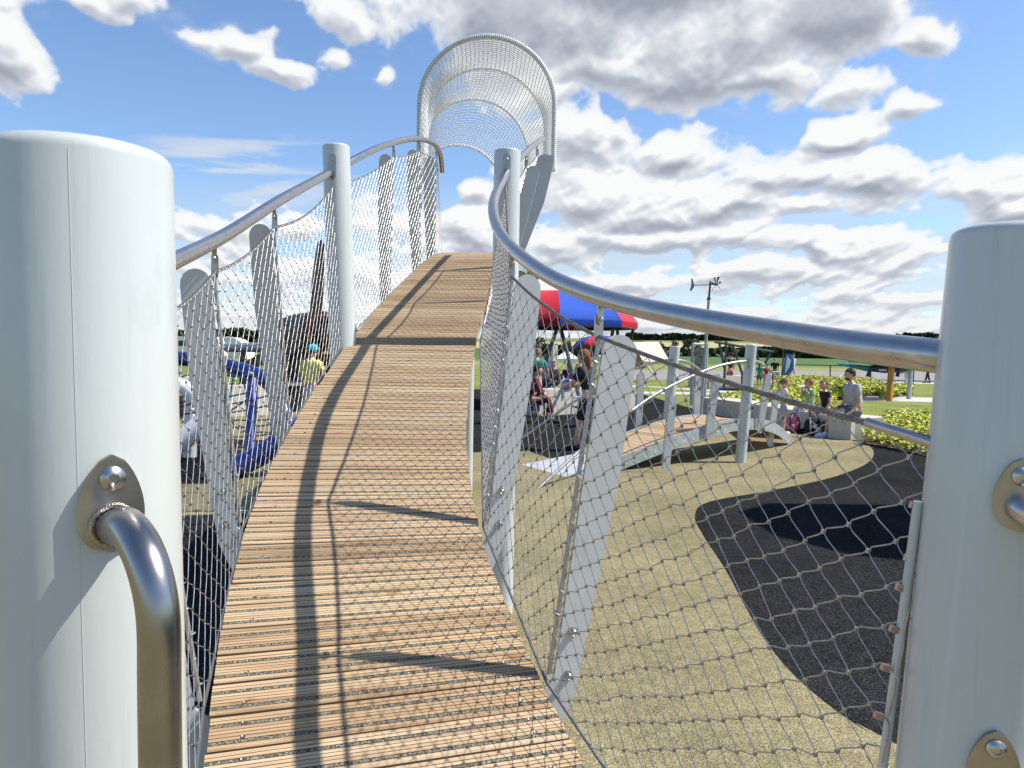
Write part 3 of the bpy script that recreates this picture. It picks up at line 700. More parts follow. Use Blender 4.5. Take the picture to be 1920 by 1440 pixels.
# ------------------------------------------------------------------ concrete bench and walls
def bench(pts, w, h, name, label, m, cat='bench', z0=0.0):
    mb = MB(); L_ = []; R_ = []
    P_ = [V((p[0], p[1], 0)) for p in pts]
    for i, p in enumerate(P_):
        t = (P_[min(i+1, len(P_)-1)]-P_[max(i-1, 0)]).normalized(); o = V((t.y, -t.x, 0)); L_.append(p); R_.append(p+o*w)
    vs = []; ch = .012
    for a, b in zip(L_, R_):
        d = (b-a).normalized()
        vs += [a+V((0, 0, z0)), a+V((0, 0, h-ch)), a+d*ch+V((0, 0, h)), b-d*ch+V((0, 0, h)), b+V((0, 0, h-ch)), b+V((0, 0, z0))]
    fs = []
    for i in range(len(P_)-1):
        for j in range(5): fs.append([i*6+j, i*6+j+1, i*6+7+j, i*6+6+j])
    fs += [[0, 1, 2, 3, 4, 5][::-1], [len(vs)-6+j for j in range(6)]]
    mb.add(vs, fs); o = mb.build(name, m); tag(o, label, cat); return o
bp_ = curve3([V((6.87, 15.5, 0)), V((6.46, 17.2, 0)), V((6.15, 19.0, 0)), V((5.75, 20.8, 0)), V((5.35, 21.9, 0))], 5)
bench([(p.x, p.y) for p in bp_], .78, .45, 'concrete_bench', 'long curved pale concrete bench the family sits on beside the yellow green shrubs', CONC)
e0 = V((6.87, 15.5, 0)); bench([(6.84, 15.44), (7.78, 16.1)][::-1], .5, .455, 'concrete_block', 'squared end block of pale concrete closing the curved bench, beside the man in grey', CONC, 'block')
bench([tuple(G(1192, 769)[:2]), tuple(G(1006, 781)[:2])], .45, .70, 'concrete_wall', 'straight beige concrete wall behind the standing and seated people under the canopy', CONC, 'wall')
bench([tuple(G(985, 792)[:2]), tuple(G(930, 797)[:2])], .4, .45, 'concrete_wall', 'short low concrete wall seen through the right net beside the maroon figure', CONC, 'wall')
bench([tuple(G(1400, 728)[:2]), tuple(G(1330, 729)[:2]), tuple(G(1290, 724)[:2])], .5, .62, 'concrete_wall', 'pale curved concrete wall behind the woman in pink shorts', CONC, 'wall')
bench([tuple(G(1045, 700)[:2]), tuple(G(1036, 700)[:2])], .3, 2.1, 'concrete_pillar', 'tall slim concrete slab standing between the pink shirt and the white marquee', CONC, 'pillar')
bench([tuple(G(510, 778)[:2]), tuple(G(425, 782)[:2])], .5, .75, 'concrete_wall', 'beige concrete seat wall behind the blue climbing frame', CONC, 'wall')
bench([tuple(G(400, 740)[:2]), tuple(G(320, 742)[:2])], .5, .62, 'concrete_wall', 'pale concrete wall at far left behind the white tubes', CONC, 'wall')
# ------------------------------------------------------------------ shrubs and hedges
def leafmat(name, cols):
    m, nt, b = newmat(name); L = nt.links; at = N(nt, 'ShaderNodeAttribute', attribute_name='rnd'); r = ramp(nt, at.outputs['Fac'], cols); L.new(r.outputs[0], b.inputs['Base Color'])
    b.inputs['Roughness'].default_value = .6; b.inputs['Specular IOR Level'].default_value = .3; b.inputs['Transmission Weight'].default_value = 0; b.inputs['Subsurface Weight'].default_value = 0; MATS[name] = m; return m
SHRUB = leafmat('yellow green leaf', [(0, (.04, .07, .012)), (.25, (.16, .21, .02)), (.5, (.42, .46, .04)), (.8, (.62, .62, .08)), (1, (.75, .70, .22))])
DARKL = leafmat('dark green leaf', [(0, (.012, .03, .010)), (.5, (.025, .05, .016)), (1, (.05, .085, .025))])
SOIL = mat('bark mulch', (.10, .065, .04), .95, 0, .3, 6, .5, 30)
def leaf(mb, c, s, rn, flat=.4):
    n = V((random.gauss(0, flat), random.gauss(0, flat), 1)).normalized(); x = n.orthogonal().normalized(); x = Matrix.Rotation(random.uniform(0, 6.28), 3, n) @ x; y = n.cross(x)
    w = s*.42; mb.add([c-x*s*.5, c-y*w+n*s*.08, c+x*s*.5-n*s*.12, c+y*w+n*s*.08], [[0, 1, 2, 3]], 0, False, rn)
def inpoly(x, y, P):
    r = False; n = len(P)
    for i in range(n):
        a, b = P[i], P[i-1]
        if (a[1] > y) != (b[1] > y) and x < (b[0]-a[0])*(y-a[1])/(b[1]-a[1])+a[0]: r = not r
    return r
def bed(name, poly, n, h, s, label):
    mb = MB(); X = [p[0] for p in poly]; Y = [p[1] for p in poly]; k = 0
    while k < n:
        x = random.uniform(min(X), max(X)); y = random.uniform(min(Y), max(Y))
        if not inpoly(x, y, poly): continue
        hh = h*(.62+.22*math.sin(x*2.3+y)*math.sin(y*1.9-x*.7)+.45*random.random()**2); z = .02+max(.03, hh)*random.random()**.4
        leaf(mb, V((x, y, z)), s*random.uniform(.6, 1.3), min(1, max(0, random.gauss(.55, .28)))); k += 1
    o = mb.build(name, SHRUB, attr=True); o['kind'] = 'stuff'; o['label'] = label; o['category'] = 'shrubs'
    sheet('planting_bed', poly, .024+.001*random.random(), SOIL); return o
def W2(*a): return [tuple(G(x, y)[:2]) for x, y in a]
bed('ground_cover', W2((1615, 834), (1640, 812), (1652, 790), (1700, 784), (1800, 790), (1900, 800), (1900, 880), (1790, 866), (1700, 849), (1650, 838)), 13000, .26, .085, 'low yellow green leafy ground cover right of the concrete bench block')
bed('ground_cover', W2((1440, 772), (1452, 745), (1450, 724), (1475, 716), (1560, 719), (1640, 727), (1660, 741), (1600, 748), (1570, 752), (1558, 775), (1500, 778)), 24000, .50, .115, 'tall bank of yellow green shrubs behind the seated family')
bed('ground_cover', W2((1345, 772), (1360, 752), (1400, 748), (1450, 752), (1460, 772), (1400, 778)), 3500, .30, .12, 'yellow green ground cover between the small bridge and the bench')
bed('ground_cover', W2((1655, 752), (1690, 744), (1712, 741), (1712, 736), (1660, 729), (1640, 738)), 2500, .40, .14, 'yellow green shrubs round the foot of the orange post')

def tree(x, y, h, w, label, group, seed, n=700, mt=DARKL, nm='tree'):
    rg = random.Random(seed); z0 = terr(x, y); t = thing(nm, (x, y, z0), label, 'tree', group)
    mb = MB(); mb.tube([V((x, y, z0)), V((x+.1, y, z0+h*.3)), V((x, y+.1, z0+h*.7))], [h*.035, h*.025, h*.01], 6)
    for i in range(5):
        a = rg.uniform(0, 6.28); mb.tube([V((x, y, z0+h*(.25+.08*i))), V((x+math.cos(a)*w*.3, y+math.sin(a)*w*.3, z0+h*(.45+.09*i)))], [h*.015, h*.005], 5)
    mb.build('trunk', mat('bark', (.09, .065, .045), .9, 0, .2, 2), t)
    mb = MB(); cl = []
    for i in range(16):
        a = rg.uniform(0, 6.28); u = rg.random(); cl.append((V((x+math.cos(a)*w*.34*(1-.4*u)*rg.random()**.5, y+math.sin(a)*w*.34*rg.random()**.5, z0+h*(.30+.58*u))), w*rg.uniform(.13, .24)*(1.15-.5*u)))
    for i in range(n):
        c, r = rg.choice(cl); d = V((rg.gauss(0, 1), rg.gauss(0, 1), rg.gauss(0, 1))).normalized()*r*rg.random()**.33
        p = c+d; s = h*.055*rg.uniform(.6, 1.4); nrm = V((rg.gauss(0, 1), rg.gauss(0, 1), rg.gauss(0, 1)+.5)).normalized(); xx = nrm.orthogonal().normalized(); yy = nrm.cross(xx)
        mb.add([p-xx*s, p-yy*s*.6, p+xx*s, p+yy*s*.6], [[0, 1, 2, 3]], 0, False, rg.random())
    mb.build('crown', mt, t, attr=True); return t
def hedge(name, p0, p1, h, n, label, seed, s=1.2, wob=.5):
    rg = random.Random(seed); mb = MB(); a = V((p0[0], p0[1], 0)); b = V((p1[0], p1[1], 0)); L_ = (b-a).length
    ph = [rg.uniform(0, 6) for _ in range(4)]
    for i in range(n):
        u = rg.random(); q = a.lerp(b, u)+V((rg.gauss(0, 1.5), rg.gauss(0, 1.5), 0)); hh = h*(1-wob/2+wob*.5*(math.sin(u*L_*.11+ph[0])*.5+math.sin(u*L_*.27+ph[1])*.3+math.sin(u*L_*.55+ph[2])*.3))
        q.z = terr(q.x, q.y)+hh*rg.random()**.6; nrm = V((rg.gauss(0, 1), rg.gauss(0, 1), rg.gauss(0, 1)+.4)).normalized(); xx = nrm.orthogonal().normalized(); yy = nrm.cross(xx); k = s*rg.uniform(.5, 1.4)
        mb.add([q-xx*k, q-yy*k*.7, q+xx*k, q+yy*k*.7], [[0, 1, 2, 3]], 0, False, rg.random())
    o = mb.build(name, DARKL, attr=True); o['kind'] = 'stuff'; o['label'] = label; o['category'] = 'hedge'; return o
hedge('hedgerow', (-260, 420), (-30, 400), 9.5, 15000, 'long dark line of trees along the horizon left of the footbridge', 3, 1.8, .35)
hedge('hedgerow', (-10, 330), (250, 330), 4.4, 12000, 'dark hedge line crossing the far fields on the right', 4, 1.3, .5)
hedge('hedgerow', (-6, 215), (40, 205), 4.2, 5000, 'scrubby mid green hedge beyond the canopies', 5, .9, .7)
hedge('distant_wood', (450, 900), (900, 820), 13, 7000, 'strip of dark woodland on the skyline at right behind the handrail', 6, 5, .3)
hedge('distant_wood', (150, 1000), (330, 980), 8, 3500, 'thin dark copse on the hilltop behind the timber shelter', 8, 4, .5)
tspec = [(1012, 238, 5.6), (1062, 240, 4.8), (1096, 250, 4.5), (1237, 300, 5.8), (1262, 300, 6.4), (1289, 290, 7.6), (1304, 296, 6.6), (1364, 300, 6.0), (1395, 310, 5.6), (1090, 180, 4.0)]
TLAB = ['dark far tree left of the white marquee, leftmost under the canopy', 'dark far tree under the middle of the canopy', 'dark far tree behind the second canopy', 'dark far tree just right of the timber shelter roof',
        'dark far tree behind the top of the rear small bridge post', 'tallest dark far tree, just left of the turbine mast', 'dark far tree right behind the turbine mast', 'dark far tree above the woman in pink shorts', 'rightmost dark far tree, behind the front small bridge post', 'nearer green tree standing in front of the hedge by the second canopy']
for i, (px, d, h) in enumerate(tspec):
    x = (px-960)/FPX*d
    tree(x, d, h, h*.95, TLAB[i], 'trees in the far hedge', 20+i, 520)
tree(6.1/25*92*.98+1.5, 118, 1.9, 2.6, 'small dark bush standing alone in the green field beside the rear post', None, 51, 260, nm='bush')
# ------------------------------------------------------------------ generic metal / object helpers
def lathe_obj(name, prof, base, ax, m, par, n=20): mb = MB(); mb.lathe(prof, base, ax, n); return mb.build(name, m, par)
def tube_obj(name, pts, r, m, par, n=10): mb = MB(); mb.tube(pts, r, n); return mb.build(name, m, par)
RED = cloth('red canopy fabric', (.55, .012, .03)); BLUE = cloth('blue canopy fabric', (.008, .07, .42))
def canopy(nm, cxp, Y, zb, Rr, k, label, legs):
    c = PY(cxp, 640, Y); t = thing(nm, (c.x, c.y, 0), label, 'canopy'); n = 8
    prof = [(Rr, zb), (Rr, zb+.17*k), (Rr*.90, zb+.50*k), (Rr*.66, zb+.88*k), (Rr*.3, zb+1.08*k), (.02, zb+1.14*k)]
    for j in range(n):
        mb = MB(); vs = []; fs = []; m_ = 6
        for (r, z) in prof:
            for q in range(m_+1):
                a0 = 2*PI*(j)/n-PI/2; a1 = 2*PI*(j+1)/n-PI/2; u = q/m_
                p = V((math.cos(a0), math.sin(a0), 0)).lerp(V((math.cos(a1), math.sin(a1), 0)), u)*r
                sag = math.sin(u*PI)*.05*k*(1 if Rr*.1 < r < Rr*.99 else 0)
                vs.append(V((c.x, c.y, z-sag))+p)
        k1 = len(vs); vs += [v-V((0, 0, .012)) for v in vs]
        for i in range(len(prof)-1):
            for q in range(m_): a = i*(m_+1)+q; fs += [[a, a+1, a+m_+2, a+m_+1], [k1+a, k1+a+m_+1, k1+a+m_+2, k1+a+1]]
        mb.add(vs, fs, 0, True); mb.build('canopy_panel', BLUE if j % 2 == 0 else RED, t)
    mb = MB(); mb.tube([V((c.x+math.cos(2*PI*j/n-PI/2)*Rr*.97, c.y+math.sin(2*PI*j/n-PI/2)*Rr*.97, zb)) for j in range(n)], .05*k, 8, closed=True); mb.build('roof_frame', DKGREY, t)
    for (a, b) in legs: tube_obj('leg', [a, b], .055*k, DKGREY, t, 12)
    return t
legs = []
cn = PY(1040, 640, 24)
def LG(x0, y0, Y0, x1, y1): a = PY(x0, y0, Y0); b = G(x1, y1); return (a, b)
legs = [LG(1050, 611, 22.2, 1098, 788), LG(1046, 611, 22.2, 992, 770), LG(1188, 614, 24.0, 1158, 742), LG(1150, 613, 23, 1128, 760), LG(1158, 614, 25.5, 1158, 745)]
canopy('canopy', 1040, 24, 2.44, 2.58, 1.0, 'large octagonal red and blue canopy on slanting grey legs behind the right net', legs)
c2 = PY(1125, 640, 46)
canopy('canopy', 1125, 46, 1.95, 1.55, .62, 'smaller red and blue domed canopy farther off under the large one', [(V((c2.x-1.2, 45.5, 1.95)), V((c2.x-1.3, 45.5, 0))), (V((c2.x+1.2, 45.5, 1.95)), V((c2.x+1.3, 45.5, 0)))])
# timber A-frame shelter
HUT = mat('weathered pale boards', (.74, .66, .55), .8, 0, .18, 3, .3, 30, stretch=(.4, .4, 9))
hut = thing('timber_shelter', tuple(G(1210, 712)), 'A-frame shelter with a steep pale boarded roof beyond the rubber play area', 'shelter')
A_ = PY(1188, 641, 44); B_ = PY(1235, 641, 44); C_ = PY(1257, 679, 42.8); D_ = PY(1206, 678, 42.8)
def slab(pts, th, name, m, par):
    pts = [V(p) for p in pts]; n = (pts[1]-pts[0]).cross(pts[-1]-pts[0]).normalized()*th; k = len(pts); mb = MB()
    mb.add(pts+[p+n for p in pts], [list(range(k)), list(range(k, 2*k))[::-1]]+[[i, (i+1) % k, (i+1) % k+k, i+k] for i in range(k)]); return mb.build(name, m, par)
nb = 9
mb = MB()
for i in range(nb):
    u0 = i/nb; u1 = (i+.93)/nb; a, b, c, d = A_.lerp(D_, u0), B_.lerp(C_, u0), B_.lerp(C_, u1), A_.lerp(D_, u1); n = (b-a).cross(d-a).normalized()*.03; q = [a, b, c, d]
    mb.add(q+[p+n for p in q], [[0, 1, 2, 3], [7, 6, 5, 4]]+[[j, (j+1) % 4, (j+1) % 4+4, j+4] for j in range(4)])
mb.build('roof', HUT, hut)
E_ = PY(1165, 680, 44.5); slab([A_, D_, PY(1212, 690, 42.8), PY(1196, 692, 43.5), E_], -.05, 'end_wall', SOFFIT, hut)
slab([B_, A_, E_, E_+(B_-A_)], -.04, 'rear_roof', SOFFIT, hut)
for (p, q) in ((D_, G(1234, 713)), (C_, PY(1270, 706, 42)), (E_, G(1150, 716)), (E_+(B_-A_), PY(1196, 706, 44.5))): tube_obj('leg', [p, q], .06, HUT, hut, 6)
# wind turbine
wt = thing('wind_turbine', tuple(G(1314, 786)), 'small wind turbine with a fish tail vane on a slim steel mast', 'wind turbine')
Yt = 19.5; mt_ = PY(1332, 531, Yt); mid = PY(1329, 560, Yt)
tube_obj('mast', [G(1314, 786), mid], .036, GALV, wt); tube_obj('mast_top', [mid-V((0, 0, .02)), mt_+V((0, 0, .05))], .026, DKGREY, wt)
lathe_obj('collar', [(.045, 0), (.05, .03), (.045, .06)], mid-V((0, 0, .03)), V((0, 0, 1)), DKGREY, wt)
ta = PY(1302, 535, Yt-.1); hb = PY(1343, 533, Yt+.15)
tube_obj('tail_boom', [ta, hb], .013, DKGREY, wt, 8)
ex = (ta-hb).normalized(); mb = MB(); mb.plate([(0, 0), (.02, .04), (.06, .17), (.10, .17), (.09, .02), (.13, -.12), (.09, -.14), (.02, -.05)], ta, ex, V((0, 0, 1)), .008); mb.build('tail_vane', DKGREY, wt)
lathe_obj('hub', [(.03, -.05), (.035, 0), (.02, .05)], hb, -ex, DKGREY, wt)
for i in range(7):
    a = 2*PI*i/7+.2; s1 = ex.cross(V((0, 0, 1))).normalized(); rd = s1*math.cos(a)+V((0, 0, 1))*math.sin(a); tg = ex.cross(rd); tg = (tg+ex*.9).normalized()
    mb = MB(); mb.plate([(.03, -.008), (.20, -.035), (.20, .03), (.03, .008)], hb, rd, tg, .006); mb.build('blade', GALV if i % 2 else DKGREY, wt)
# play panel by the mast
pp_ = thing('music_board', tuple(G(1305, 762)), 'tall framed musical play panel beside the turbine mast', 'play panel'); Yp = 25
for x0, x1 in ((1299, 1296), (1326, 1320)): tube_obj('frame_post', [PY(x0, 644, Yp), PY(x1, 768, Yp)], .055, GALV, pp_)
tube_obj('top_bar', [PY(1300, 645, Yp), PY(1325, 646, Yp)], .045, WHITE, pp_)
PANM = mat('patterned grey panel', (.22, .20, .17), .6, 0, .8, 9); slab([PY(1304, 652, Yp), PY(1320, 652, Yp), PY(1316, 722, Yp), PY(1301, 722, Yp)], .04, 'board', PANM, pp_)
# fence along the road
fn = thing('field_fence', tuple(G(1556, 713)), 'low black post and rail fence beside the access road', 'fence')
def FP(px, gy, h): b = G(px, gy); return b, b+V((0, 0, h))
fp = [FP(x, y, 1.02) for x, y in ((1400, 709), (1478, 710.5), (1556, 712.5), (1632, 715), (1712, 717.5), (1795, 720), (1880, 722.5))]
for a, b in fp: tube_obj('fence_post', [a, b], .045, BLACKM, fn, 8)
for h in (1.0, .12): tube_obj('rail', [a+V((0, 0, h)) for a, b in fp], .03, BLACKM, fn, 6)
# blue play aeroplane on orange post
PB = mat('light blue paint', (.05, .24, .48), .35, 0, .08, 4); PN = mat('navy paint', (.01, .03, .10), .35, 0, .08, 4); OR = mat('orange post paint', (.50, .20, .02), .5, 0, .25, 3, .15, 30)
pl_ = thing('play_aeroplane', tuple(G(1668, 753)), 'blue aeroplane seesaw mounted on a thick orange post by the path', 'play aeroplane')
ab = PY(1673, 665, 29.3); lathe_obj('orange_post', [(.115, 0), (.11, (ab-G(1668, 753)).length)], G(1667, 753), ab-G(1667, 753), OR, pl_)
gb = PY(1709, 668, 30.6); lathe_obj('grey_post', [(.09, 0), (.09, (gb-G(1704, 749)).length)], G(1704, 749), gb-G(1704, 749), GALV, pl_)
f0 = PY(1570, 682, 30.5); f1 = PY(1625, 691, 30); f2 = PY(1690, 690, 29.6); f3 = PY(1735, 682, 29.6)
tube_obj('tail_boom', [f0, f0.lerp(f1, .5), f1, f1.lerp(f2, .4)], [.03, .07, .11, .15], PB, pl_, 12); tube_obj('fuselage', [f1, f1.lerp(f2, .5), f2, f3], [.10, .19, .2, .12], PN, pl_, 14)
slab([PY(1590, 679, 29.0), PY(1700, 684, 29.0), PY(1705, 683, 31.5), PY(1600, 680, 31.5)], .05, 'wing', PB, pl_)
for x in (1630, 1685): tube_obj('wheel_strut', [PY(x+2, 690, 29.3), PY(x-3, 706, 29.3)], [.05, .08], BLACKM, pl_, 8)
mb = MB()
for i in range(3): mb.box(PY(1650+i*5, 694, 29.25), (.07, .01, .07))
mb.build('white_markings', WHITE, pl_)
# ------------------------------------------------------------------ far structures right
wm = thing('marquee', tuple(G(1068, 694)), 'low white marquee tent beyond the concrete pillar', 'marquee')
m0 = G(1042, 694); mb = MB(); w_ = 2.0; d_ = 2.0
b0 = V((m0.x, m0.y, 0)); mb.add([b0+V(q) for q in ((0, 0, 1.0), (w_, 0, 1.0), (w_, d_, 1.0), (0, d_, 1.0), (w_/2, d_/2, 1.75), (0, 0, .8), (w_, 0, .8), (w_, d_, .8), (0, d_, .8))], [[0, 1, 4], [1, 2, 4], [2, 3, 4], [3, 0, 4], [0, 5, 6, 1], [1, 6, 7, 2], [2, 7, 8, 3], [3, 8, 5, 0]]); mb.build('roof', WHITE, wm)
for q in ((0, 0), (w_, 0), (w_, d_), (0, d_)): tube_obj('leg', [b0+V((q[0], q[1], 0)), b0+V((q[0], q[1], .85))], .03, WHITE, wm, 6)
cf = thing('climbing_frame', tuple(G(1370, 728)), 'dark green climbing frame of converging poles behind the small bridge', 'climbing frame')
for (x0, y0, x1, y1) in ((1348, 640, 1358, 690), (1362, 640, 1357, 728), (1373, 645, 1393, 705), (1392, 700, 1391, 728), (1417, 655, 1422, 676), (1445, 662, 1434, 682)):
    tube_obj('pole', [PY(x0, y0, 36.5), PY(x1, y1, 36.5)], .06, DKGREY, cf, 8)
slab([G(1345, 733), G(1392, 733), G(1396, 727), G(1345, 727)], .12, 'platform', BLACKM, cf)
tube_obj('cross_bar', [PY(1340, 641, 36.5), PY(1450, 660, 36.5)], .06, DKGREY, cf, 8)
ft = thing('cafe_table', tuple(G(1428, 722)), 'white topped table where children stand behind the small bridge rail', 'table')
tp = G(1428, 722); mb = MB(); mb.box(tp+V((0, 0, .74)), (2.0, .8, .05)); mb.build('table_top', WHITE, ft)
for dx in (-.8, .8): mb = MB(); mb.box(tp+V((dx, 0, .36)), (.08, .6, .71)); mb.build('leg', GALV, ft)
fl = thing('feather_flag', tuple(G(1466, 722)), 'tall blue and white feather flag on a dark pole above the shrubs', 'flag')
tube_obj('pole', [G(1465, 722), PY(1469, 660, 40), PY(1478, 655, 40)], .04, BLACKM, fl, 6)
FLG = mat('blue and white flag cloth', (.05, .16, .42), .7, 0, .1, 3)
mb = MB(); fa = [(1473, 662, 40), (1482, 664, 39.8), (1489, 674, 39.6), (1488, 690, 39.6), (1480, 703, 39.8), (1466, 704, 40)]
slab([PY(*q) for q in fa], .015, 'flag_cloth', FLG, fl); slab([PY(x+2, y, d-.03) for x, y, d in ((1474, 668, 39.8), (1480, 676, 39.6), (1478, 688, 39.6), (1470, 700, 39.8), (1471, 688, 39.8))], .01, 'white_wave', WHITE, fl)
# ------------------------------------------------------------------ left background: replica plane, rope climber, white tube sculpture, bus
pr = thing('replica_aeroplane', tuple(G(560, 760)), 'dark green replica fighter aeroplane with an upright black propeller blade', 'aeroplane')
FG = mat('dark green shingled fuselage', (.014, .024, .02), .6, .0, .35, 5, .6, 9, stretch=(1, 1, 6)); BR = mat('brown cowl paint', (.05, .018, .012), .5, 0, .5, 3)
nose = PY(612, 628, 19.5); tl = PY(500, 632, 24.5); ax = (nose-tl).normalized(); Lf = (nose-tl).length
lathe_obj('fuselage', [(.15, 0), (.46, Lf*.25), (.62, Lf*.6), (.62, Lf*.86)], tl, ax, FG, pr, 28)
lathe_obj('cowling', [(.62, Lf*.865), (.64, Lf*.9), (.61, Lf*.97), (.48, Lf), (.40, Lf*.99), (.38, Lf*.93)], tl, ax, BR, pr, 28)
lathe_obj('spinner', [(.22, 0), (.2, .14), (.12, .28), (.02, .36)], nose, ax, BLACKM, pr)
n2 = ax; up_ = V((0, 0, 1)); sd = ax.cross(up_).normalized()
for i in range(3):
    a = PI/2+i*2*PI/3+.06; rd = (sd*math.cos(a)+up_*math.sin(a)).normalized(); tg = n2.cross(rd)
    mb = MB(); mb.plate([(.1, -.07), (.5, -.15), (1.4, -.145), (2.0, -.115), (2.28, -.09), (2.38, 0), (2.3, .07), (2.0, .105), (1.4, .145), (.5, .15), (.1, .07)], nose-ax*.0+V((-.30, 0, .02)), rd, tg, .07); mb.build('propeller_blade', BLACKM, pr)
w0 = PY(425, 651, 22.5); w1 = PY(545, 652, 21.5)
tube_obj('wing_leading_edge', [w0, w1], .14, GALV, pr, 14)
slab([w0+V((0, 0, -.08)), w1+V((0, 0, -.08)), w1+V((.6, 2, -.05)), w0+V((.6, 2, -.05))], .1, 'wing', DKGREY, pr)
slab([PY(500, 668, 21.8), PY(560, 665, 21.5), PY(560, 728, 21.5), PY(500, 712, 21.8)], .4, 'under_body', BLACKM, pr)
slab([PY(590, 650, 20.6), PY(640, 650, 20.6), PY(640, 745, 20.6), PY(590, 745, 20.6)], .3, 'entrance_panel', mat('maroon panel', (.09, .012, .015), .5, 0, .2, 3), pr)
for y in (650, 671): tube_obj('entrance_bar', [PY(588, y, 20.3), PY(640, y, 20.3)], .03, WHITE, pr, 6)
for x, y in ((455, 770), (545, 768), (600, 770)): tube_obj('support_leg', [G(x, y), PY(x, 655, G(x, y).y)], .09, BLACKM, pr, 8)
# round table
rt = thing('round_table', tuple(G(555, 772)), 'round timber table beside the person in yellow', 'table')
g0 = G(555, 772); lathe_obj('table_top', [(.46, .70), (.46, .76), (.44, .77)], g0, V((0, 0, 1)), HUT, rt, 24); lathe_obj('pedestal', [(.16, 0), (.1, .1), (.1, .70)], g0, V((0, 0, 1)), BLACKM, rt)
# blue rope climber
BLU = mat('cobalt blue steel', (.006, .022, .17), .35, 0, .1, 2, coat=.5); TEAL = mat('teal rope', (.03, .22, .34), .8, 0, .2, 30)
rc = thing('rope_climber', tuple(G(468, 846)), 'cobalt blue curved climbing frame laced with teal ropes left of the footbridge', 'rope climber')
tube_obj('arched_beam', curve3([PY(200, 680, 13.5), PY(335, 672, 13.4), PY(385, 678, 13.3), PY(440, 690, 13.0), PY(500, 715, 12.6), PY(525, 752, 12.3), PY(545, 830, 12.0)], 8), .125, BLU, rc, 20)
tube_obj('post', [G(468, 855), PY(474, 712, 12.5)], .085, BLU, rc, 18)
tube_obj('ground_arch', curve3([PY(400, 890, 9.7), PY(450, 872, 9.9), PY(500, 846, 10.0), PY(545, 812, 10.1), PY(600, 782, 10.4)], 8), .14, BLU, rc, 20)
rp_ = [((335, 708), (385, 690)), ((335, 712), (400, 712)), ((440, 706), (470, 700)), ((435, 757), (505, 741)), ((435, 773), (510, 758)), ((435, 787), (510, 786)), ((430, 802), (515, 795)), ((430, 820), (520, 812)), ((340, 730), (420, 715)), ((455, 700), (470, 790)), ((335, 690), (350, 740)), ((400, 700), (440, 800)), ((440, 690), (420, 810)), ((500, 715), (510, 812)), ((380, 750), (470, 735)), ((380, 800), (470, 745))]
for (a, b) in rp_:
    p = PY(a[0], a[1], 12.9); q = PY(b[0], b[1], 12.3); tube_obj('rope', [p, p.lerp(q, .5)-V((0, 0, .02)), q], .014, TEAL, rc, 6)
for (x, y) in ((383, 690), (470, 700), (508, 742), (463, 757), (448, 802)): mb = MB(); mb.ball(PY(x, y, 12.3), .035, 8); mb.build('rope_joint', GALV, rc)
# white tube sculpture
wtb = thing('tube_climber', tuple(G(355, 858)), 'thick white bent tube climber beside the near left post', 'tube climber')
WT = mat('white tube', (.72, .72, .71), .5, 0, .06, 10, .15, 40)
tube_obj('arched_tube', curve3([PY(250, 790, 11.6), PY(290, 735, 11.6), PY(335, 722, 11.5), PY(365, 742, 11.5), PY(381, 778, 11.4), PY(384, 808, 11.4)], 8), .115, WT, wtb, 18)
tube_obj('slanted_tube', [PY(300, 852, 11.0), PY(345, 824, 11.0), PY(384, 789, 11.1)], .15, WT, wtb, 18)
tube_obj('upright_tube', [G(356, 858), PY(357, 740, 11.7)], .10, WT, wtb, 18)
for (a, b) in (((335, 765), (372, 752)), ((335, 778), (380, 772)), ((356, 800), (378, 762))): tube_obj('tie_wire', [PY(a[0], a[1], 11.3), PY(b[0], b[1], 11.3)], .012, BLACKM, wtb, 5)
for (x, y) in ((365, 756), (373, 765), (362, 768)): mb = MB(); mb.ball(PY(x, y, 11.3), .05, 8); mb.build('clamp', WHITE, wtb)
# minibus
bus = thing('minibus', tuple(G(372, 671)), 'white minibus with a dark window band parked far off at the left', 'minibus')
q0 = G(330, 672); q1 = G(413, 672); bx = (q0+q1)/2; bl = (q1-q0).length
mb = MB(); pr_ = [(-bl/2, .35), (bl/2, .35), (bl/2, 1.3), (bl/2-.35, 2.25), (bl/2-.6, 2.6), (-bl/2, 2.6)]
mb.plate(pr_, bx, V((1, 0, 0)), V((0, 0, 1)), 2.0); mb.build('body', WHITE, bus)
mb = MB(); x = -bl/2+.2
while x < bl/2-1: mb.box(bx+V((x+.35, -1.01, 1.75)), (.72, .03, .62)); x += .8
mb.build('window', GLASS, bus)
for dx in (-bl*.33, bl*.33):
    mb = MB(); mb.lathe([(.38, -.12), (.38, .12)], bx+V((dx, -.95, .38)), V((0, 1, 0)), 18); w = mb.build('wheel', BLACKM, bus); mb = MB(); mb.lathe([(.2, 0), (.2, .03)], bx+V((dx, -1.1, .38)), V((0, 1, 0)), 12); mb.build('rim', GALV, w)
dm = thing('storage_dome', tuple(G(445, 672)), 'pale curved dome roof beyond the replica aeroplane wing', 'dome'); g0 = G(430, 672)
mb = MB(); vs = []; fs = []; n_ = 14
for d in (0, 3):
    for i in range(n_+1): a = PI*i/n_; vs.append(g0+V((math.cos(a)*2.2, d, math.sin(a)*2.6)))
for i in range(n_): fs.append([i, i+1, n_+2+i, n_+1+i])
fs += [list(range(n_+1)), list(range(n_+1, 2*n_+2))[::-1]]; mb.add(vs, fs, 0, True); mb.build('shell', WHITE, dm)
tube_obj('arch_rib', [g0+V((math.cos(PI*i/n_)*2.22, -.05, math.sin(PI*i/n_)*2.62)) for i in range(n_+1)], .09, WHITE, dm, 6)
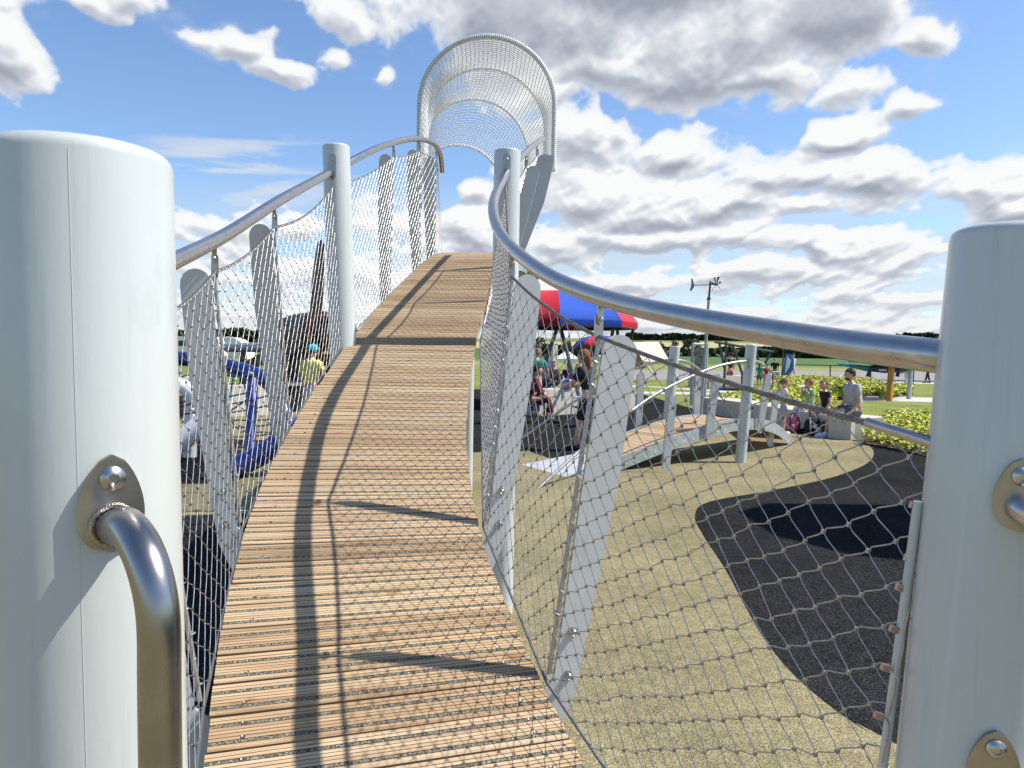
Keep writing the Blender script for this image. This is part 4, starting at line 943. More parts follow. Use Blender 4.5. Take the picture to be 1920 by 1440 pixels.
# ------------------------------------------------------------------ people
def skin_mesh(name, chains, m, parent, sub=1):
    """chains: list of (points, radii, parent index or None) joined into one skinned surface."""
    vs = []; es = []; rs = []; idx = {}
    def add(p, r):
        key = tuple(round(c, 4) for c in p)
        if key in idx: return idx[key]
        vs.append(tuple(p)); rs.append(r if isinstance(r, tuple) else (r, r)); idx[key] = len(vs)-1; return len(vs)-1
    for pts, rad in chains:
        last = None
        for p, r in zip(pts, rad):
            i = add(p, r)
            if last is not None and last != i: es.append((last, i))
            last = i
    me = bpy.data.meshes.new(name); me.from_pydata(vs, es, []); o = bpy.data.objects.new(name, me); COL.objects.link(o)
    sk = o.modifiers.new('s', 'SKIN'); sk.use_smooth_shade = True
    if not me.skin_vertices: 
        bm = bmesh.new(); bm.from_mesh(me); bm.verts.layers.skin.verify(); bm.to_mesh(me); bm.free()
    for i, d in enumerate(me.skin_vertices[0].data): d.radius = rs[i]; d.use_root = (i == 0)
    ss = o.modifiers.new('u', 'SUBSURF'); ss.levels = sub; ss.render_levels = sub
    bpy.context.view_layer.update(); dg = bpy.context.evaluated_depsgraph_get(); ev = bpy.data.meshes.new_from_object(o.evaluated_get(dg))
    bpy.data.objects.remove(o); ev.name = name; ev.materials.clear(); ev.materials.append(m)
    for p in ev.polygons: p.use_smooth = True
    o2 = bpy.data.objects.new(name, ev); COL.objects.link(o2); o2.parent = parent; o2.matrix_parent_inverse = world_of(parent).inverted()
    return o2
def flatten(ob, pel, neck, f, h_, k=.72, kw=1.12):
    ax = neck-pel; Ln = ax.length; ax = ax.normalized(); rt = ax.cross(f).normalized(); ff = rt.cross(ax)
    for v in ob.data.vertices:
        d = v.co-pel; u = d.dot(ax)
        if -.03*h_ < u < Ln:
            r = d-ax*u; a = r.dot(ff); b = r.dot(rt)
            if abs(b) < .13*h_ and abs(a) < .13*h_:
                w = min(1, (u+.03*h_)/(.06*h_), (Ln-u)/(.05*h_)); v.co = v.co+ff*a*(k-1)*w+rt*b*(kw-1)*w*(1 if abs(b) < .1*h_ else .3)
def person(loc, face, H, J, label, shirt, lower, shoes, hair, sleeve=.75, leg=.45, haircut='short', skin=None, fat=1.0, hat=None, group=None, arms_bare=True, detail=1):
    """J: joints in metres/height in the body's own frame (x right of the body, y forward, z up)."""
    f = V((face[0], face[1], 0)).normalized(); rt = V((f.y, -f.x, 0)); o = V((loc[0], loc[1], loc[2] if len(loc) > 2 else 0))
    t = thing('person', o, label, 'person', group); sk_ = skin or SKIN
    def w(p): return o+(rt*p[0]+f*p[1]+V((0, 0, 1))*p[2])*H
    j = {k: w(v) for k, v in J.items()}; h_ = H
    def lr(a, b, u): return a.lerp(b, u)
    ch = [([j['pel'], j['waist'], j['chest'], j['neck'], lr(j['neck'], j['head'], .45)], [.066*h_*fat, .062*h_*fat, .076*h_, .031*h_, .030*h_])]
    for s in 'LR':
        ch.append(([j['chest'], j['sh'+s], lr(j['sh'+s], j['el'+s], .5), j['el'+s], lr(j['el'+s], j['wr'+s], .4), j['wr'+s], j['ha'+s]], [.07*h_, .034*h_, .029*h_, .023*h_, .023*h_, .015*h_, .017*h_]))
        ch.append(([j['pel'], j['hip'+s], lr(j['hip'+s], j['kn'+s], .5), j['kn'+s], lr(j['kn'+s], j['an'+s], .35), j['an'+s], j['an'+s]+(j['to'+s]-j['an'+s])*.8], [.07*h_, .052*h_*fat, .047*h_*fat, .033*h_, .034*h_, .021*h_, .018*h_]))
    body = skin_mesh('body', ch, sk_, t); flatten(body, j['pel'], j['neck'], f, h_)
    # head with face and ears, joined to the body mesh
    hd = j['head']; lk = J.get('look', (0, 1, 0)); lf = (rt*lk[0]+f*lk[1]+V((0, 0, lk[2]))).normalized(); ls = lf.cross(V((0, 0, 1))).normalized(); lu = ls.cross(lf)
    rot = Matrix((ls, lf, lu)).transposed(); mb = MB()
    big = 1.18 if H < 1.35 else 1.0
    hr = .062*h_*big
    mb.ball(hd, hr, 16, 0, (.80, .95, 1.10), rot); mb.ball(hd+lf*hr*.25-lu*hr*.55, hr*.62, 12, 0, (.85, .9, .8), rot)
    mb.ball(hd+lf*hr*1.0-lu*hr*.08, hr*.16, 8, 0, (.8, 1.1, 1.4), rot)
    for s in (-1, 1): mb.ball(hd+ls*s*hr*.80-lu*hr*.05, hr*.2, 8, 0, (.4, .8, 1.2), rot)
    for s in (-1, 1): mb.ball(hd+ls*s*hr*.3+lf*hr*.86+lu*hr*.1, hr*.11, 6, 1, (1.2, .6, .7), rot)
    mb.ball(hd+lf*hr*.84-lu*hr*.55, hr*.17, 6, 2, (1.4, .5, .4), rot)
    # fingers
    for s in 'LR':
        d = (j['ha'+s]-j['wr'+s]).normalized(); sd_ = d.cross(V((0, 0, 1))); sd_ = sd_.normalized() if sd_.length > .05 else rt; dn = sd_.cross(d)
        if detail:
            for q in range(4):
                b = j['ha'+s]+sd_*(q-1.5)*.0085*h_+d*.008*h_; mb.tube([b, b+d*.02*h_*(1-.12*abs(q-1.3)), b+d*.036*h_*(1-.12*abs(q-1.3))+dn*.012*h_], [.0052*h_, .0048*h_, .0038*h_], 6)
            b = j['ha'+s]+sd_*.016*h_-d*.008*h_; mb.tube([b, b+sd_*.012*h_+d*.012*h_, b+sd_*.014*h_+d*.028*h_], [.006*h_, .0055*h_, .004*h_], 6)
    tmp = mb.build('headtmp', [sk_, BLACKM, mat('lip', (.42, .16, .13), .5)], None)
    me = body.data; inv = Matrix.Identity(4); bm = bmesh.new(); bm.from_mesh(me); bm.from_mesh(tmp.data); bm.to_mesh(me); bm.free(); me.materials.append(BLACKM); me.materials.append(mat('lip', (.42, .16, .13), .5)); bpy.data.objects.remove(tmp)
    # hair
    mb = MB()
    hc = hd-lf*hr*.13+lu*hr*.18
    rg = random.Random(int(abs(o.x*100))); 
    mb.ball(hc, hr*1.06, 16, 0, (.86, .98, 1.02), rot)
    mb.v = [tuple(V(v)+V((rg.gauss(0, 1), rg.gauss(0, 1), rg.gauss(0, 1)))*hr*.05) for v in mb.v]
    # clear the face: pull back vertices in front and low
    nv_ = []
    for v in mb.v:
        q = V(v)-hd; a = q.dot(lf); b = q.dot(lu)
        if a > hr*.25 and b < hr*.52: v = tuple(V(v)-lf*(a-hr*.2))
        if b < -hr*.35 and haircut != 'long': v = tuple(V(v)+lu*(-hr*.35-b)*.8-q*.05)
        nv_.append(v)
    mb.v = nv_
    if haircut == 'long': mb.tube([hc-lf*hr*.5, hc-lf*hr*.85-lu*hr*.9, hc-lf*hr*.8-lu*hr*2.0, hc-lf*hr*.7-lu*hr*2.9], [hr*.6, hr*.52, hr*.4, hr*.15], 10)
    if haircut == 'tail': mb.tube([hc-lf*hr*.8+lu*hr*.1, hc-lf*hr*1.35-lu*hr*.3, hc-lf*hr*1.25-lu*hr*1.3, hc-lf*hr*1.1-lu*hr*1.8], [hr*.3, hr*.36, hr*.28, hr*.08], 8)
    if haircut == 'beard': mb.ball(hd+lf*hr*.33-lu*hr*.72, hr*.60, 12, 0, (.9, .9, .62), rot)
    mb.build('hair', hair, t)
    if hat: mb = MB(); mb.ball(hc+lu*hr*.2, hr*1.14, 14, 0, (.9, 1, .85), rot); mb.lathe([(hr*1.15, 0), (hr*1.2, hr*.06)], hc+lu*hr*.05+lf*hr*.25, lu, 16); mb.build('cap', hat, t)
    # shirt
    e = .012*h_
    sc = [([lr(j['pel'], j['waist'], .15), j['waist'], lr(j['waist'], j['chest'], .55), j['chest'], lr(j['chest'], j['neck'], .75)], [.078*h_*fat, .080*h_*fat, .084*h_*(.5+.5*fat), .084*h_, .045*h_])]
    for s in 'LR':
        a = j['sh'+s]; b = lr(j['sh'+s], j['el'+s], min(1, sleeve))
        pts = [j['chest'], a, lr(a, b, .5), b]; rd = [.085*h_, .046*h_, .042*h_, .039*h_]
        if sleeve > 1: pts.append(lr(j['el'+s], j['wr'+s], sleeve-1)); rd.append(.028*h_)
        sc.append((pts, rd))
    flatten(skin_mesh('shirt', sc, shirt, t), j['pel'], j['neck'], f, h_, .76 if fat < 1.1 else .98)
    sc = [([lr(j['pel'], j['waist'], .35), j['pel']], [.072*h_*fat, .075*h_*fat])]
    for s in 'LR':
        a = j['hip'+s]; k_ = j['kn'+s]
        if leg <= 1: pts = [j['pel'], a, lr(a, k_, leg*.6), lr(a, k_, leg)]; rd = [.075*h_, .062*h_*fat, .058*h_*fat, .053*h_*fat]
        else: pts = [j['pel'], a, lr(a, k_, .5), k_, lr(k_, j['an'+s], .5), lr(k_, j['an'+s], leg-1)]; rd = [.075*h_, .060*h_*fat, .053*h_*fat, .041*h_, .038*h_, .031*h_]
        sc.append((pts, rd))
    skin_mesh('shorts' if leg <= 1 else 'trousers', sc, lower, t)
    for s in 'LR':
        mb = MB(); d = (j['to'+s]-j['an'+s]); d.z = 0; d = d.normalized() if d.length > 1e-4 else f; b = V((j['an'+s].x, j['an'+s].y, j['to'+s].z)); r2 = Matrix((d.cross(V((0, 0, 1))), d, V((0, 0, 1)))).transposed()
        mb.ball(b+d*.045*h_+V((0, 0, .024*h_)), .085*h_, 12, 0, (.33, .95, .32), r2); mb.ball(b-d*.002*h_+V((0, 0, .036*h_)), .035*h_, 10, 0, (.8, 1, 1.1), r2)
        mb.box(b+d*.045*h_+V((0, 0, .004*h_)), (.052*h_, .155*h_, .012*h_), r2); mb.build('shoe', shoes, t)
    return t
def stand(hipz=.53, arm=None, lean=0.0, stride=.06, look=(0, 1, 0), armL=None, armR=None):
    L = lean
    J = {'pel': (0, 0, hipz), 'waist': (0, .15*L, hipz+.10), 'chest': (0, .6*L, .745), 'neck': (0, .85*L, .835), 'head': (0, L+.015, .93)}
    for s, sx in (('L', -1), ('R', 1)):
        a = armL if s == 'L' else armR
        J['sh'+s] = (sx*.105, .72*L, .80)
        if a is None: a = ((sx*.135, .6*L-.01, .63), (sx*.13, .6*L+.05, .49), (sx*.13, .6*L+.07, .45))
        J['el'+s], J['wr'+s], J['ha'+s] = a
        J['hip'+s] = (sx*.052, 0, hipz-.03); st = stride*(1 if s == 'L' else -1)
        J['kn'+s] = (sx*.055, st*.5+.01, .285); J['an'+s] = (sx*.055, st, .045); J['to'+s] = (sx*.07, st+.1, 0.0)
    J['look'] = look; return J
def sit(seat=.27, arms=None, lean=0.02, legs=(.24, .30), look=(0, 1, 0), footz=(0, 0)):
    # seat: pelvis height over ground / H
    J = {'pel': (0, 0, seat+.045), 'waist': (0, -.01+lean*.2, seat+.15), 'chest': (0, lean*.6, seat+.285), 'neck': (0, lean, seat+.37), 'head': (0, lean+.02, seat+.465)}
    for i, (s, sx) in enumerate((('L', -1), ('R', 1))):
        J['sh'+s] = (sx*.11, lean*.7, seat+.335)
        a = arms[i] if arms else ((sx*.14, .04+lean, seat+.19), (sx*.10, .16+lean, seat+.10), (sx*.09, .20+lean, seat+.09))
        J['el'+s], J['wr'+s], J['ha'+s] = a
        J['hip'+s] = (sx*.055, .01, seat+.035); J['kn'+s] = (sx*.075, .235, seat+.045-footz[i]*.2)
        J['an'+s] = (sx*.08, legs[i], .04+footz[i]); J['to'+s] = (sx*.09, legs[i]+.1, footz[i])
    J['look'] = look; return J
HST = None
HBR = cloth('brown hair', (.09, .045, .025)); HDK = cloth('dark hair', (.025, .016, .012)); HBL = cloth('light brown hair', (.22, .13, .07)); HGI = cloth('auburn hair', (.20, .07, .03))
cW = cloth('white cotton', (.70, .70, .72)); cB = cloth('black cotton', (.012, .012, .014)); cG = cloth('heather grey cotton', (.40, .39, .40)); cDG = cloth('charcoal shorts', (.075, .09, .10)); cDen = cloth('light denim', (.22, .38, .50)); cBl = cloth('blue denim', (.07, .20, .42))
cY = cloth('yellow cotton', (.70, .66, .12)); cGr = cloth('green cotton', (.01, .26, .17)); cPk = cloth('pink cotton', (.72, .35, .60)); cMar = cloth('maroon cloth', (.12, .006, .02)); cJe = cloth('dark jeans', (.05, .09, .13)); cRed = cloth('red cotton', (.45, .015, .02)); cRose = cloth('rose shorts', (.38, .09, .13)); cTeal = cloth('teal cap', (.02, .35, .42)); cPur = cloth('purple cotton', (.06, .02, .16)); cOr = cloth('orange cloth', (.55, .2, .04)); cLG = cloth('pale grey joggers', (.42, .43, .46)); cGreenV = cloth('green and white shirt', (.25, .5, .22))
# the man on the bench end, facing left
person((7.12, 15.95, 0), (-1, -.10), 1.78, sit(.275, arms=(((-.14, .02, .42), (-.12, .13, .31), (-.11, .16, .285)), ((.15, .03, .43), (.17, .10, .31), (.17, .15, .285))), legs=(.16, .30), lean=.05, look=(0, 1, -.05)),
       'bearded man in grey t-shirt and dark shorts sitting on the end of the bench', cG, cDG, cW, HDK, .62, .82, 'beard', fat=1.28)
person((6.84, 16.75, 0), (-1, -.15), 1.28, sit(.36, arms=(((-.15, .0, .55), (-.15, .06, .45), (-.15, .10, .43)), ((.15, -.02, .55), (.18, -.04, .43), (.18, -.04, .40))), legs=(.24, .30), lean=.02, footz=(.03, .03), look=(-.5, 1, .1)),
       'child in black t-shirt and blue shorts sitting on the bench next to the man', cB, cBl, cB, HBR, .6, .8, 'short')
person((6.74, 17.35, 0), (-1, -.25), 1.32, sit(.34, arms=(((-.13, .10, .55), (-.05, .13, .68), (-.02, .12, .73)), ((.13, .10, .55), (.05, .14, .68), (.02, .13, .73))), legs=(.20, .30), lean=.02, look=(0, 1, .1)),
       'child in green and white top drinking from a white bottle on the bench', cGreenV, cW, cB, HGI, .6, 1.7, 'short')
person((5.83, 16.45, 0), (1, -.1), 1.19, stand(arm=None, armL=((-.13, .05, .66), (-.05, .17, .62), (-.03, .21, .625)), armR=((.13, .05, .66), (.06, .18, .61), (.04, .22, .615)), stride=.03, look=(0, 1, -.2)),
       'small girl in white t-shirt and denim shorts standing left of the bench', cW, cDen, cW, HBL, .6, .5, 'tail')
# background people
person(tuple(G(1003, 783)), (.3, 1), 1.76, stand(lean=.06, armR=((.15, .08, .68), (.12, .20, .62), (.11, .24, .61))), 'adult in green t-shirt and dark jeans seen from behind, left under the canopy', cGr, cJe, cB, HBL, .8, 1.85)
person(tuple(G(1022, 763)), (0, -1), 1.66, stand(), 'woman with long dark hair in a pink top standing beside the person in green', cPk, cJe, cW, HDK, .5, 1.85, 'long')
person(tuple(G(1101, 846)), (-.8, .5), 1.74, stand(lean=.05, armL=((-.14, .10, .68), (-.08, .22, .63), (-.06, .27, .63)), armR=((.14, .12, .66), (.08, .24, .62), (.06, .29, .62)), stride=.10), 'person in black top and black shorts walking behind the broad fin of the right net', cB, cB, cB, HGI, .9, .95, 'long', group=None)
person((G(1368, 728).x, G(1368, 728).y, 0), (-.6, 1), 1.74, stand(lean=-.03, armL=((-.14, .08, .86), (-.10, .16, .95), (-.09, .18, .98))), 'woman in a black vest and rose pink shorts reaching up at the climbing frame', cB, cRose, cB, HDK, .2, .75)
person(tuple(G(1423, 727)), (.2, 1), 1.25, stand(), 'child with brown hair in dark green standing at the cafe table', cGr, cDG, cW, HBR, .7, .9, 'long')
person(tuple(G(1436, 727)), (0, 1), 1.2, stand(), 'child in a red shirt standing at the cafe table', cRed, cDG, cW, HDK, .7, .9)
person(tuple(G(1429, 724)), (0, -1), 1.22, stand(), 'child in a white shirt with white cap between the green and red children', cW, cDG, cW, HBL, .7, .9, hat=cW)
person(tuple(G(1452, 721)), (-.3, -1), 1.5, stand(), 'dark haired person in black behind the end of the small bridge rail', cB, cB, cB, HDK, .8, 1.7)
person(tuple(G(1485, 716)), (.5, -1), 1.74, stand(stride=.10), 'person in white top and pale trousers walking by the blue and white flag', cW, cLG, cW, HDK, .8, 1.8)
person(tuple(G(1699, 728)), (-1, -.2), 1.7, stand(stride=.10), 'person in pale trousers standing between the orange and grey posts under the handrail', cW, cW, cB, HBR, .8, 1.8)
person(tuple(G(1739, 719)), (-1, 0), 1.7, stand(stride=.12), 'person in black trousers walking on the access road beside the right post', cW, cB, cB, HDK, .8, 1.8)
# yellow shirt, back turned, left
person((PY(582, 700, 15.0).x, 15.0, 0), (.45, 1), 1.74, stand(lean=.03, armR=((.15, .05, .67), (.17, .16, .60), (.17, .21, .58))), 'person in a yellow t-shirt and teal cap with back turned, beside the replica aeroplane', cY, mat('pale shorts', (.45, .45, .42), .8), cW, HDK, .8, .8, hat=cTeal)
person((PY(600, 740, 17.0).x-.15, 17.0, 0), (-1, .2), 1.15, stand(lean=.12), 'child in brown clothes bending beside the round timber table', cloth('brown cloth', (.10, .04, .025)), cJe, cB, HDK, .9, 1.6)
# maroon figure on a tubular chair
def chair(loc, face, label, m, seatm):
    f = V((face[0], face[1], 0)).normalized(); rt = V((f.y, -f.x, 0)); o = V((loc[0], loc[1], 0)); t = thing('garden_chair', o, label, 'chair', 'cafe chairs around the play area')
    def w(x, y, z): return o+rt*x+f*y+V((0, 0, z))
    for sx in (-.25, .25):
        tube_obj('side_frame', curve3([w(sx, .25, 0), w(sx, .24, .5), w(sx, .20, .64), w(sx, .05, .66), w(sx, -.2, .66), w(sx, -.26, .4), w(sx, -.30, 0)], 4), .016, m, t, 6)
    mb = MB(); mb.box(w(0, 0, .44), (.48, .46, .03), Matrix((rt, f, V((0, 0, 1)))).transposed()); mb.build('seat', seatm, t)
    slab([w(-.23, -.22, .46), w(.23, -.22, .46), w(.23, -.32, .88), w(-.23, -.32, .88)], .02, 'backrest', seatm, t); return t
g1 = G(1000, 792); chair((g1.x, g1.y), (1, -.1), 'black tubular armchair holding the figure in maroon, seen through the right net', BLACKM, cMar)
person((g1.x-.02, g1.y, .0), (1, -.1), 1.66, sit(.28, lean=.05, legs=(.2, .3)), 'person in maroon clothes sitting low in a black tubular chair', cMar, cMar, cB, HDK, 1.6, 1.7)
g2 = PY(1066, 720, 27); chair((g2.x, g2.y), (.3, -1), 'grey tubular chair behind the straight concrete wall', GALV, cB)
person((g2.x, g2.y, 0), (.2, -1), 1.62, sit(.28), 'red haired woman in purple sitting behind the straight concrete wall', cPur, cJe, cB, HGI, .7, 1.7, 'long')
g2 = PY(1084, 720, 26.5); chair((g2.x, g2.y), (-.6, -1), 'grey tubular chair behind the right end of the concrete wall', GALV, cB)
person((g2.x, g2.y, 0), (-.5, -1), 1.5, sit(.30), 'person in orange sitting behind the right end of the concrete wall', cOr, cJe, cB, HGI, .7, 1.7)
g2 = PY(1036, 720, 28); chair((g2.x, g2.y), (0, -1), 'black chair between the woman in pink and the red haired woman', BLACKM, cB)
person((g2.x, g2.y, 0), (.4, -1), 1.6, sit(.28), 'person in black sitting between the woman in pink and the red haired woman', cB, cJe, cB, HDK, .7, 1.7)
g3 = G(1096, 800); chair((g3.x, g3.y), (-1, -.2), 'empty silver tubular chair beside the walking person in black', GALV, cB)
# round badge on a bag on the wall, held bottle, phone, rucksacks
def bag(loc, w, d, h, m, name, label, strap):
    o = V((loc[0], loc[1], 0)); t = thing(name, o, label, 'rucksack'); mb = MB(); mb.ball(o+V((0, 0, h*.5)), .5, 14, 0, (w, d, h)); mb.v = [tuple(V(((v[0]-o.x)*(1.1-.25*v[2]/h)+o.x, v[1], max(v[2], 0.005)))) for v in mb.v]; mb.build('body', m, t)
    mb = MB(); mb.ball(o+V((-w*.1, -d*.42, h*.33)), .5, 10, 0, (w*.62, d*.5, h*.45)); mb.build('pocket', m, t)
    for sx in (-.25, .25): tube_obj('strap', curve3([o+V((sx*w, -d*.3, h*.9)), o+V((sx*w*1.2, -d*.62, h*.6)), o+V((sx*w, -d*.5, h*.15))], 4), .018, strap, t, 6)
    tube_obj('top_handle', curve3([o+V((-.05, 0, h*.95)), o+V((0, 0, h*1.12)), o+V((.05, 0, h*.95))], 4), .012, strap, t, 6); return t
cPkB = cloth('pink rucksack fabric', (.50, .14, .22))
bag((6.15, 16.75), .34, .22, .40, cPkB, 'rucksack', 'pink rucksack on the ground between the girl in white and the bench', cB)
bk = bag((6.50, 16.5), .42, .26, .40, cB, 'rucksack', 'black rucksack with a white round badge on the ground at the seated children\'s feet', cG)
mb = MB(); mb.lathe([(.05, 0), (.05, .008)], V((6.44, 16.24, .2)), V((-.1, -1, .15)), 16); mb.build('badge', WHITE, bk)
bag((6.62, 16.2), .40, .26, .30, cB, 'holdall', 'second black bag lying behind the man\'s shoes', cDG)
lg = thing('round_cushion', (PY(1062, 724, 20.6).x, 20.7, .70), 'round blue cushion with a white emblem leaning on the straight concrete wall', 'cushion')
q = PY(1062, 722, 20.45); mb = MB(); mb.lathe([(.16, -.03), (.185, 0), (.16, .03)], q, V((0, -1, .15)), 24); mb.build('cover', WHITE, lg)
mb = MB(); mb.lathe([(.14, 0), (.14, .034)], q, V((0, -1, .15)), 24); mb.build('blue_disc', cBl, lg)
mb = MB(); mb.plate([(-.06, -.05), (.02, -.07), (.08, 0), (.03, .03), (.0, .08), (-.05, .05), (-.09, .01)], q+V((0, -.042, 0)), V((1, 0, 0)), V((0, .15, 1)), .01); mb.build('white_emblem', WHITE, lg)
bt = thing('drink_bottle', (6.5, 17.3, .96), 'white drinks bottle held up by the child in green and white', 'bottle')
mb = MB(); mb.lathe([(.03, 0), (.032, .12), (.014, .15), (.014, .18)], V((6.46, 17.29, .97)), V((.9, 0, .3)), 12); mb.build('bottle_body', WHITE, bt)
# ------------------------------------------------------------------ sky, sun
SUN = V((.67, .035, .85)).normalized(); el = math.asin(SUN.z); az = math.atan2(SUN.x, SUN.y)
W = bpy.data.worlds.new("World"); S.world = W; W.use_nodes = True; nt = W.node_tree; nt.nodes.clear(); L = nt.links
out = N(nt, 'ShaderNodeOutputWorld'); bg = N(nt, 'ShaderNodeBackground'); bg.inputs['Strength'].default_value = 0.11; L.new(bg.outputs[0], out.inputs[0])
sky = N(nt, 'ShaderNodeTexSky'); sky.sky_type = 'NISHITA'; sky.sun_disc = False; sky.sun_elevation = el; sky.sun_rotation = az; sky.air_density = 1.0; sky.dust_density = 0.5; sky.ozone_density = 2.0
skt = N(nt, 'ShaderNodeVectorMath', operation='MULTIPLY'); skt.inputs[1].default_value = (1.0, 1.11, 1.26); L.new(sky.outputs[0], skt.inputs[0]); L.new(skt.outputs[0], bg.inputs[0])
# clouds: a dome far outside the scene whose density and sunlit side are computed here
def blob(px, py, rx, ry, wgt=1.0):
    d = ray(px, py).normalized(); return (math.atan2(d.x, d.y), math.asin(d.z), rx/FPX, ry/FPX, wgt)
BL = [blob(*b) for b in [
 (1000, 60, 300, 130), (1330, 100, 300, 120), (1570, 40, 170, 120), (860, 20, 170, 110), (1180, 130, 280, 60), (1430, 150, 130, 36), (1240, -80, 520, 160),
 (1750, 66, 62, 40, .9), (1700, 86, 50, 34, .7), (1692, 200, 48, 24, .8), (1586, 240, 62, 30, .95), (1600, 168, 70, 34, .6),
 (-10, 95, 80, 100, .9), (20, 30, 50, 40, .5), (200, 24, 56, 24, .55), (288, 14, 52, 30, .6), (450, 96, 50, 30, .65), (508, 134, 60, 24, .65), (640, 48, 66, 40, .42), (590, 115, 40, 18, .4), (731, 144, 28, 20, .6), (380, 84, 26, 14, .35),
 (1100, 275, 95, 80), (1170, 262, 60, 40, .9), (1270, 300, 95, 62), (1090, 370, 130, 85), (1230, 395, 150, 70), (1440, 350, 100, 62), (1530, 345, 90, 58), (1620, 345, 85, 58), (1360, 395, 150, 55), (1250, 440, 220, 32), (1520, 395, 110, 30), (1040, 460, 120, 45), (1000, 180, 80, 40, .6),
 (1870, 345, 95, 55), (1910, 390, 110, 55), (1790, 474, 130, 30), (1560, 462, 190, 26), (1430, 520, 260, 26), (1180, 525, 200, 28), (1700, 548, 210, 24), (1330, 592, 400, 20), (1000, 555, 150, 36), (880, 345, 70, 60), (880, 440, 110, 90),
 (560, 430, 170, 46, .75), (700, 420, 110, 60, .8), (430, 510, 190, 42, .9), (620, 530, 220, 46, .9), (350, 590, 260, 34, .9), (760, 600, 220, 38), (330, 585, 120, 34, .9), (1700, 610, 300, 22, .8), (1150, 630, 300, 20, .8)]]
rngn = np.random.RandomState(11); TBL = rngn.rand(512, 512)
def vnoise(x, y):
    xi = np.floor(x).astype(int); yi = np.floor(y).astype(int); fx_ = x-xi; fy_ = y-yi
    fx_ = fx_*fx_*fx_*(fx_*(fx_*6-15)+10); fy_ = fy_*fy_*fy_*(fy_*(fy_*6-15)+10); xi %= 512; yi %= 512; x2 = (xi+1) % 512; y2 = (yi+1) % 512
    return (TBL[xi, yi]*(1-fx_)+TBL[x2, yi]*fx_)*(1-fy_)+(TBL[xi, y2]*(1-fx_)+TBL[x2, y2]*fx_)*fy_
def fbm(x, y, o, g=.5, ridge=False):
    a = 1.0; t = 0; r = 0
    for k in range(o):
        c, s_ = math.cos(k*1.1+.4), math.sin(k*1.1+.4); n = vnoise((x*c-y*s_)*2**k+17.3*k, (x*s_+y*c)*2**k+9.1*k)
        if ridge: n = 1-np.abs(2*n-1)
        r = r+a*n; t += a; a *= g
    return r/t
def sstep(a, b, x): t = np.clip((x-a)/(b-a), 0, 1); return t*t*(3-2*t)
dg_ = math.radians
fa = np.arange(dg_(-39), dg_(39), dg_(.105)); azs = np.concatenate([np.linspace(dg_(-180), dg_(-39), 60)[:-1], fa, np.linspace(dg_(39.1), dg_(180), 60)])
fe = np.arange(dg_(-1.0), dg_(34), dg_(.105)); els = np.concatenate([fe, np.linspace(dg_(34.5), dg_(88), 34)])
A_z, E_l = np.meshgrid(azs, els, indexing='ij')
def cloud_field(a, e):
    u = a*9; v = np.log(np.maximum(e, -.02)+.10)*3.3
    wx = (fbm(u*1.1+50, v*1.1, 4)-.5)*.09; wy = (fbm(u*1.1, v*1.1+90, 4)-.5)*.05
    aw = a+wx; ew = e+wy; acc = np.full(a.shape, -.9); sm = .10; num = np.zeros(a.shape); wsum = np.full(a.shape, 1e-3)
    for (ba, be, ra, re, w) in BL:
        dv = (ew-be)/re; dv2 = np.where(dv < 0, dv*1.35, dv)             # flatter bases
        d = np.sqrt(((aw-ba)/ra)**2+dv2**2); val = np.maximum((1-d)*w, -.9)
        h = np.clip(.5+.5*(val-acc)/sm, 0, 1); acc = acc*(1-h)+val*h+sm*h*(1-h)
        wt_ = np.exp(6*val)*min(1, re*14); num += wt_*np.clip(dv, -1.3, 1.3); wsum += wt_
    bil = fbm(u*1.5+5, v*1.8+3, 6, .5, True); big_ = fbm(u*.8+11, v*1.0+6, 3, .5, True); det = fbm(u*5.3, v*6.0+31, 5, .6)
    pk = 1/(np.maximum(e, 0)+.17); fineb = fbm(a*14*pk*.36+7, v*1.7+21, 6, .55, True)
    lowa = 1-sstep(dg_(4), dg_(12), e)
    return acc*(1.1-.35*lowa)+(bil-.62)*.85+(big_-.6)*.5+(fineb-.6)*(.55+.75*lowa)+(det-.5)*.22-.05+.05*lowa, num/wsum, bil*.5+fineb*.5
D, VR, BIL = cloud_field(A_z, E_l)
rest = fbm(A_z*4+8, E_l*9+2, 6, .55)*2.6-2.0; wr = sstep(dg_(36), dg_(44), np.abs(A_z)); wr = np.maximum(wr, sstep(dg_(33), dg_(40), E_l))
sunclr = sstep(.35, .7, np.arccos(np.clip(np.cos(E_l)*np.sin(A_z)*SUN.x+np.cos(E_l)*np.cos(A_z)*SUN.y+np.sin(E_l)*SUN.z, -1, 1)))
D = D*(1-wr)+rest*wr
# thin streaks low on the left
a0, e0_, ra0, re0, _w = blob(460, 320, 260, 95); zn = sstep(1.0, .3, np.sqrt(((A_z-a0)/ra0)**2+((E_l-e0_)/re0)**2))
stk = sstep(.42, .68, fbm(A_z*7+E_l*10, E_l*75-A_z*5, 6, .55))*zn*.75
def blur(a, n):
    for _ in range(n): a = (a+np.roll(a, 1, 0)+np.roll(a, -1, 0))/3; a = (a+np.roll(a, 1, 1)+np.roll(a, -1, 1))/3
    return a
T = blur(np.clip(D, 0, 1.2), 1); rel = np.zeros_like(T)
for k, w_ in ((1, 2.2), (3, 1.5), (8, .8)): rel += np.clip((T-np.roll(np.roll(T, -int(k*.62), 0), -k, 1))*w_, -.25, .25)
core = sstep(.12, .75, blur(T, 3)); topc = sstep(dg_(18), dg_(23), E_l)
base_ = sstep(-.75, .55, VR+.9*(BIL-.62)+.25*topc*0)
